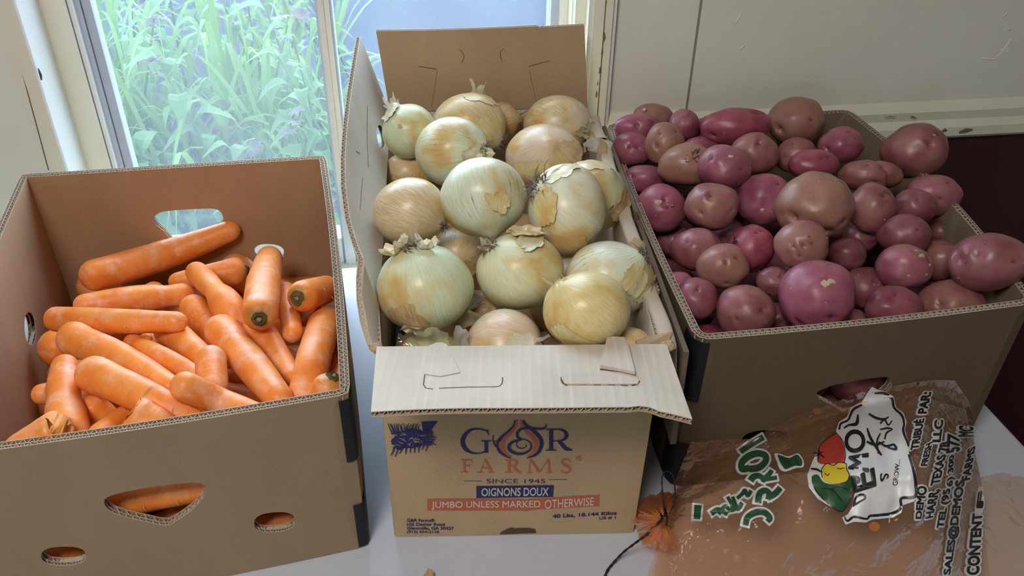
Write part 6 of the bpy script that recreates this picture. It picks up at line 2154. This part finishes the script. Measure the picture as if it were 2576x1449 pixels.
def bag_brush(strokes, mat, name, lift):
    vs, fs = [], []
    nc = 4
    for si, st in enumerate(strokes):
        P = smooth_chain([(x, y, 0, w_) for x, y, w_ in st], 8)
        b0 = len(vs)
        for i in range(len(P)):
            t = P[min(i + 1, len(P) - 1), :2] - P[max(i - 1, 0), :2]
            t = t / (np.linalg.norm(t) + 1e-9)
            n = np.array([-t[1], t[0]]); h_ = P[i, 3] / 2
            for k in range(nc + 1):
                vs.append(bag_pt(*(P[i, :2] + n * h_ * (1 - 2 * k / nc)), lift + 4e-5 * si))
        m_ = nc + 1
        fs += [(b0 + m_ * i + k, b0 + m_ * i + k + 1, b0 + m_ * (i + 1) + k + 1, b0 + m_ * (i + 1) + k) for i in range(len(P) - 1) for k in range(nc)]
    return mesh_obj(name, vs, fs, mat, upper)


def k1(x, y): return (1580 + x / 3.542, 1040 + y / 3.542)     # crop with the green letters
def k2(x, y): return (1980 + x / 2.639, 900 + y / 2.639)      # crop with the logo
def q1(*p): return [k1(*v) for v in p]
def q2(*p): return [k2(*v) for v in p]


def letter(strokes, lift=.0030):
    st = [[(*k1(x, y), w_ / 3.542) for x, y, w_ in s_] for s_ in strokes]
    # white border: the same strokes, wider and a little longer
    ed = []
    for s_ in st:
        a = np.array(s_); d0 = a[0, :2] - a[1, :2]; d0 /= np.linalg.norm(d0) + 1e-9; d1 = a[-1, :2] - a[-2, :2]; d1 /= np.linalg.norm(d1) + 1e-9
        a[:, 2] += 11; a[0, :2] += d0 * 5; a[-1, :2] += d1 * 5
        ed.append([tuple(v) for v in a])
    bag_brush(ed, M['bag_white'], 'printed_lettering', lift - .0013)
    bag_brush(st, M['bag_green'], 'printed_lettering', lift)


letter([[(1200, 215, 52), (1130, 255, 50), (1045, 310, 50), (995, 345, 48)], [(1025, 312, 30), (1008, 352, 36)]])                               # T
letter([[(1075, 490, 62), (1010, 500, 54), (1010, 440, 58), (1070, 385, 62), (1150, 360, 58), (1215, 380, 56), (1218, 430, 56), (1160, 485, 60), (1075, 500, 60)]])   # O
letter([[(1085, 605, 60), (1110, 570, 56), (1160, 560, 50), (1200, 590, 44), (1190, 615, 34)], [(1190, 600, 44), (1250, 545, 44), (1275, 510, 38)], [(1205, 595, 34), (1320, 575, 36)]])    # folded R
letter([[(1150, 800, 58), (1165, 720, 56), (1210, 690, 52), (1250, 715, 50), (1240, 770, 50)], [(1235, 755, 56), (1300, 720, 56), (1350, 665, 52)]])   # R
letter([[(1040, 1000, 50), (1060, 930, 54), (1130, 885, 56), (1210, 885, 54), (1258, 935, 50), (1235, 965, 44)]], .0024)   # C
letter([[(618, 820, 64), (608, 945, 58)]])                                                                               # block at the neck
letter([[(735, 895, 46), (800, 860, 44), (880, 900, 34)], [(800, 900, 34), (860, 830, 34), (905, 880, 32)]])
letter([[(880, 745, 30), (915, 810, 34), (930, 880, 40)], [(925, 745, 30), (965, 850, 46), (1010, 800, 34)]])
letter([[(965, 760, 30), (1015, 715, 34), (1035, 690, 36), (1060, 735, 34), (1090, 690, 34)]])
# small bunch of greens
bag_poly(q1((1300, 365), (1345, 360), (1420, 385), (1500, 360), (1530, 375), (1560, 430), (1555, 480), (1490, 490), (1400, 520), (1350, 500), (1325, 440)), M['bag_white'], 'printed_drawing', .0016, 8, True)
bag_poly(q1((1328, 372), (1375, 385), (1430, 400), (1490, 370), (1522, 385), (1546, 430), (1535, 470), (1480, 470), (1400, 500), (1375, 480), (1345, 430)), M['bag_green'], 'printed_drawing', .0024, 8, True)
bag_brush([[(*k1(*a), 1.6), (*k1(*c), 1.8), (*k1(*e), 1.2)] for a, c, e in (((1350, 395), (1390, 430), (1400, 480)), ((1410, 405), (1430, 440), (1460, 470)), ((1480, 385), (1490, 430), (1520, 462)), ((1385, 400), (1420, 450), (1420, 490)))], M['bag_black'], 'printed_drawing', .0030)
# farm logo: cloud-shaped white badge with a black border
cloud = [(560, 195), (600, 215), (650, 225), (705, 262), (720, 330), (770, 370), (790, 430), (778, 480), (800, 560), (805, 632), (845, 735), (862, 840), (850, 930), (840, 955), (765, 980), (755, 1030), (700, 1062), (560, 1075), (520, 1095), (440, 1090), (385, 1110), (362, 1062), (400, 1040), (430, 990), (445, 900), (420, 800), (380, 700), (370, 600), (340, 520), (322, 490), (340, 430), (395, 395), (420, 330), (490, 300), (520, 250)]
bag_poly(q2(*cloud), M['bag_white'], 'printed_badge', .0016, 11, False)
bag_brush([[(*k2(x, y), w_) for x, y, w_ in s_] for s_ in (
    [(575, 240, 4), (640, 240, 7), (690, 275, 7), (705, 335, 6), (755, 385, 6), (770, 440, 5), (765, 490, 6), (790, 560, 5), (798, 590, 4)],
    [(800, 645, 5), (832, 750, 7), (848, 850, 8), (840, 925, 8), (752, 936, 7), (748, 1000, 7), (690, 1035, 7), (600, 1048, 7), (545, 1052, 6), (520, 1072, 5), (440, 1058, 6), (395, 1085, 5), (372, 1055, 4)],
    [(340, 480, 5), (352, 440, 5), (400, 415, 5), (432, 350, 6), (492, 315, 5)], [(370, 470, 4), (405, 450, 5), (455, 440, 9), (465, 380, 4)])], M['bag_black'], 'printed_badge', .0026)
bag_text('O', q2((378, 490), (375, 640), (515, 620), (500, 480))[:0] or [k2(380, 640), k2(372, 490), k2(500, 478), k2(515, 622)], M['bag_black'], .0036, .02)
bag_text('M', [k2(402, 740), k2(405, 660), k2(528, 640), k2(530, 760)], M['bag_black'], .0036, .03)
bag_text('E', [k2(440, 895), k2(420, 800), k2(565, 740), k2(580, 850)], M['bag_black'], .0036, .03)
bag_text('D', [k2(430, 990), k2(440, 915), k2(515, 900), k2(512, 940)], M['bag_black'], .0036, .03)
# script word, drawn with a brush
bag_brush([[(*k2(x, y), w_ / 2.639) for x, y, w_ in s_] for s_ in (
    [(525, 470, 10), (545, 530, 18), (580, 590, 16), (620, 650, 12)], [(522, 560, 14), (580, 580, 18), (640, 560, 10)],
    [(600, 640, 10), (590, 560, 12), (612, 505, 9)], [(600, 560, 8), (650, 590, 16), (700, 580, 14), (715, 610, 18), (660, 600, 8)],
    [(640, 545, 10), (655, 500, 12), (690, 480, 8), (660, 470, 12), (610, 480, 8)], [(610, 440, 10), (640, 415, 12), (665, 450, 10), (690, 420, 7)],
    [(535, 375, 14), (590, 405, 16), (640, 410, 12), (668, 395, 8)])], M['bag_black'], 'printed_lettering', .0028)
bag_text('GROW...', [k2(690, 852), k2(712, 680), k2(740, 680), k2(724, 852)], M['bag_black'], .0036, .01)
bag_text('S', [k2(610, 830), k2(610, 770), k2(665, 775), k2(665, 800)], M['bag_black'], .0036, .02)
# tomato, pepper, leaf
bag_poly(q2((190, 640), (165, 690), (130, 780), (140, 860), (200, 940), (355, 1030), (420, 930), (420, 800), (480, 790), (460, 770), (385, 780), (385, 640), (370, 560), (325, 505), (270, 540), (205, 600)), M['bag_white'], 'printed_drawing', .0020, 10)
bag_poly(q2((200, 600), (250, 550), (320, 505), (360, 560), (375, 640), (370, 700), (300, 705), (245, 710), (200, 700), (195, 650)), M['bag_red'], 'printed_drawing', .0028, 9, True)
bag_poly(q2((160, 790), (200, 780), (240, 830), (320, 840), (395, 790), (470, 790), (478, 830), (420, 860), (415, 930), (358, 1022), (290, 990), (200, 910), (165, 850)), M['bag_green'], 'printed_drawing', .0027, 9, True)
bag_poly(q2((220, 740), (255, 708), (300, 720), (335, 702), (380, 710), (385, 740), (402, 780), (390, 820), (340, 838), (270, 832), (225, 800)), M['bag_yellow'], 'printed_drawing', .0034, 8, True)
bag_brush([[(*k2(x, y), w_) for x, y, w_ in s_] for s_ in (
    [(165, 635, 2), (200, 640, 4), (240, 665, 3)], [(205, 600, 2), (205, 640, 4), (195, 690, 2)], [(180, 660, 1.5), (205, 640, 4), (235, 625, 1.5)],
    [(150, 740, 4), (190, 745, 5), (225, 765, 3)], [(320, 505, 1.5), (362, 560, 2.2), (378, 650, 2.2), (370, 700, 2)], [(195, 690, 1.5), (205, 600, 1.5), (250, 548, 1.8), (320, 504, 1.5)],
    [(225, 800, 2), (222, 745, 2), (256, 706, 2), (298, 718, 2), (336, 700, 2), (382, 708, 2.4), (386, 742, 2.4), (404, 782, 2.4), (388, 824, 2.4), (340, 840, 2)],
    [(240, 770, 2), (262, 785, 2), (272, 770, 1.6)], [(320, 735, 1.5), (340, 742, 2), (372, 735, 1.5)],
    [(210, 870, 2), (290, 880, 3), (360, 960, 2)], [(280, 880, 2), (330, 860, 2.6), (400, 880, 2)], [(160, 790, 2), (168, 850, 2.4), (205, 915, 2.4), (290, 992, 2.4), (358, 1024, 2.2), (416, 930, 2)])], M['bag_black'], 'printed_drawing', .0038)
# address lines, black with a white border, running up the bag
for body, quad in (
    ('TRIBUÉ', [k2(800, 615), k2(838, 418), k2(902, 408), k2(862, 610)]),
    ('PAR:', [k2(862, 372), k2(890, 235), k2(948, 235), k2(916, 372)]),
    ('DEMO', [k2(845, 1070), k2(858, 855), k2(920, 860), k2(880, 1070)]),
    ('FRESH', [k2(880, 720), k2(915, 580), k2(958, 560), k2(920, 720)]),
    ('LLC', [k2(958, 560), k2(975, 420), k2(1028, 420), k2(1008, 560)]),
    ('HARR,', [k2(912, 1070), k2(938, 880), k2(1010, 880), k2(965, 1060)]),
    ('TEXAS 78', [k2(945, 850), k2(1010, 570), k2(1065, 560), k2(1002, 840)]),
    ('TEL (95', [k2(985, 1130), k2(1030, 880), k2(1090, 870), k2(1040, 1135)]),
    ('6) 300', [k2(1050, 860), k2(1068, 660), k2(1110, 640), k2(1100, 850)]),
    ('577', [k2(1052, 640), k2(1062, 510), k2(1135, 530), k2(1135, 620)]),
    ('SALES@DEMOS', [k2(1028, 1440), k2(1110, 820), k2(1185, 820), k2(1085, 1440)]),
    ('FARMS', [k2(1150, 820), k2(1195, 610), k2(1240, 590), k2(1205, 810)]),
    ('CONTENT', [k2(1185, 1440), k2(1225, 1040), k2(1285, 1035), k2(1262, 1440)]),
    ('F', [k2(1250, 990), k2(1262, 900), k2(1300, 895), k2(1290, 990)]),
    ('MC', [k2(1130, 525), k2(1140, 455), k2(1225, 465), k2(1225, 525)]),
):
    bag_text(body, quad, M['bag_black'], .0032, .045, M['bag_white'])
# vent holes punched in the film
for (x, y, r) in ((2055, 1035, 9), (2199, 1325, 12)):
    bag_poly([(x + r * 1.15 * math.cos(a), y + r * math.sin(a)) for a in [k * math.pi / 9 for k in range(18)]], M['film_dense'], 'vent_hole', .0008, 6)
rebase(bag)
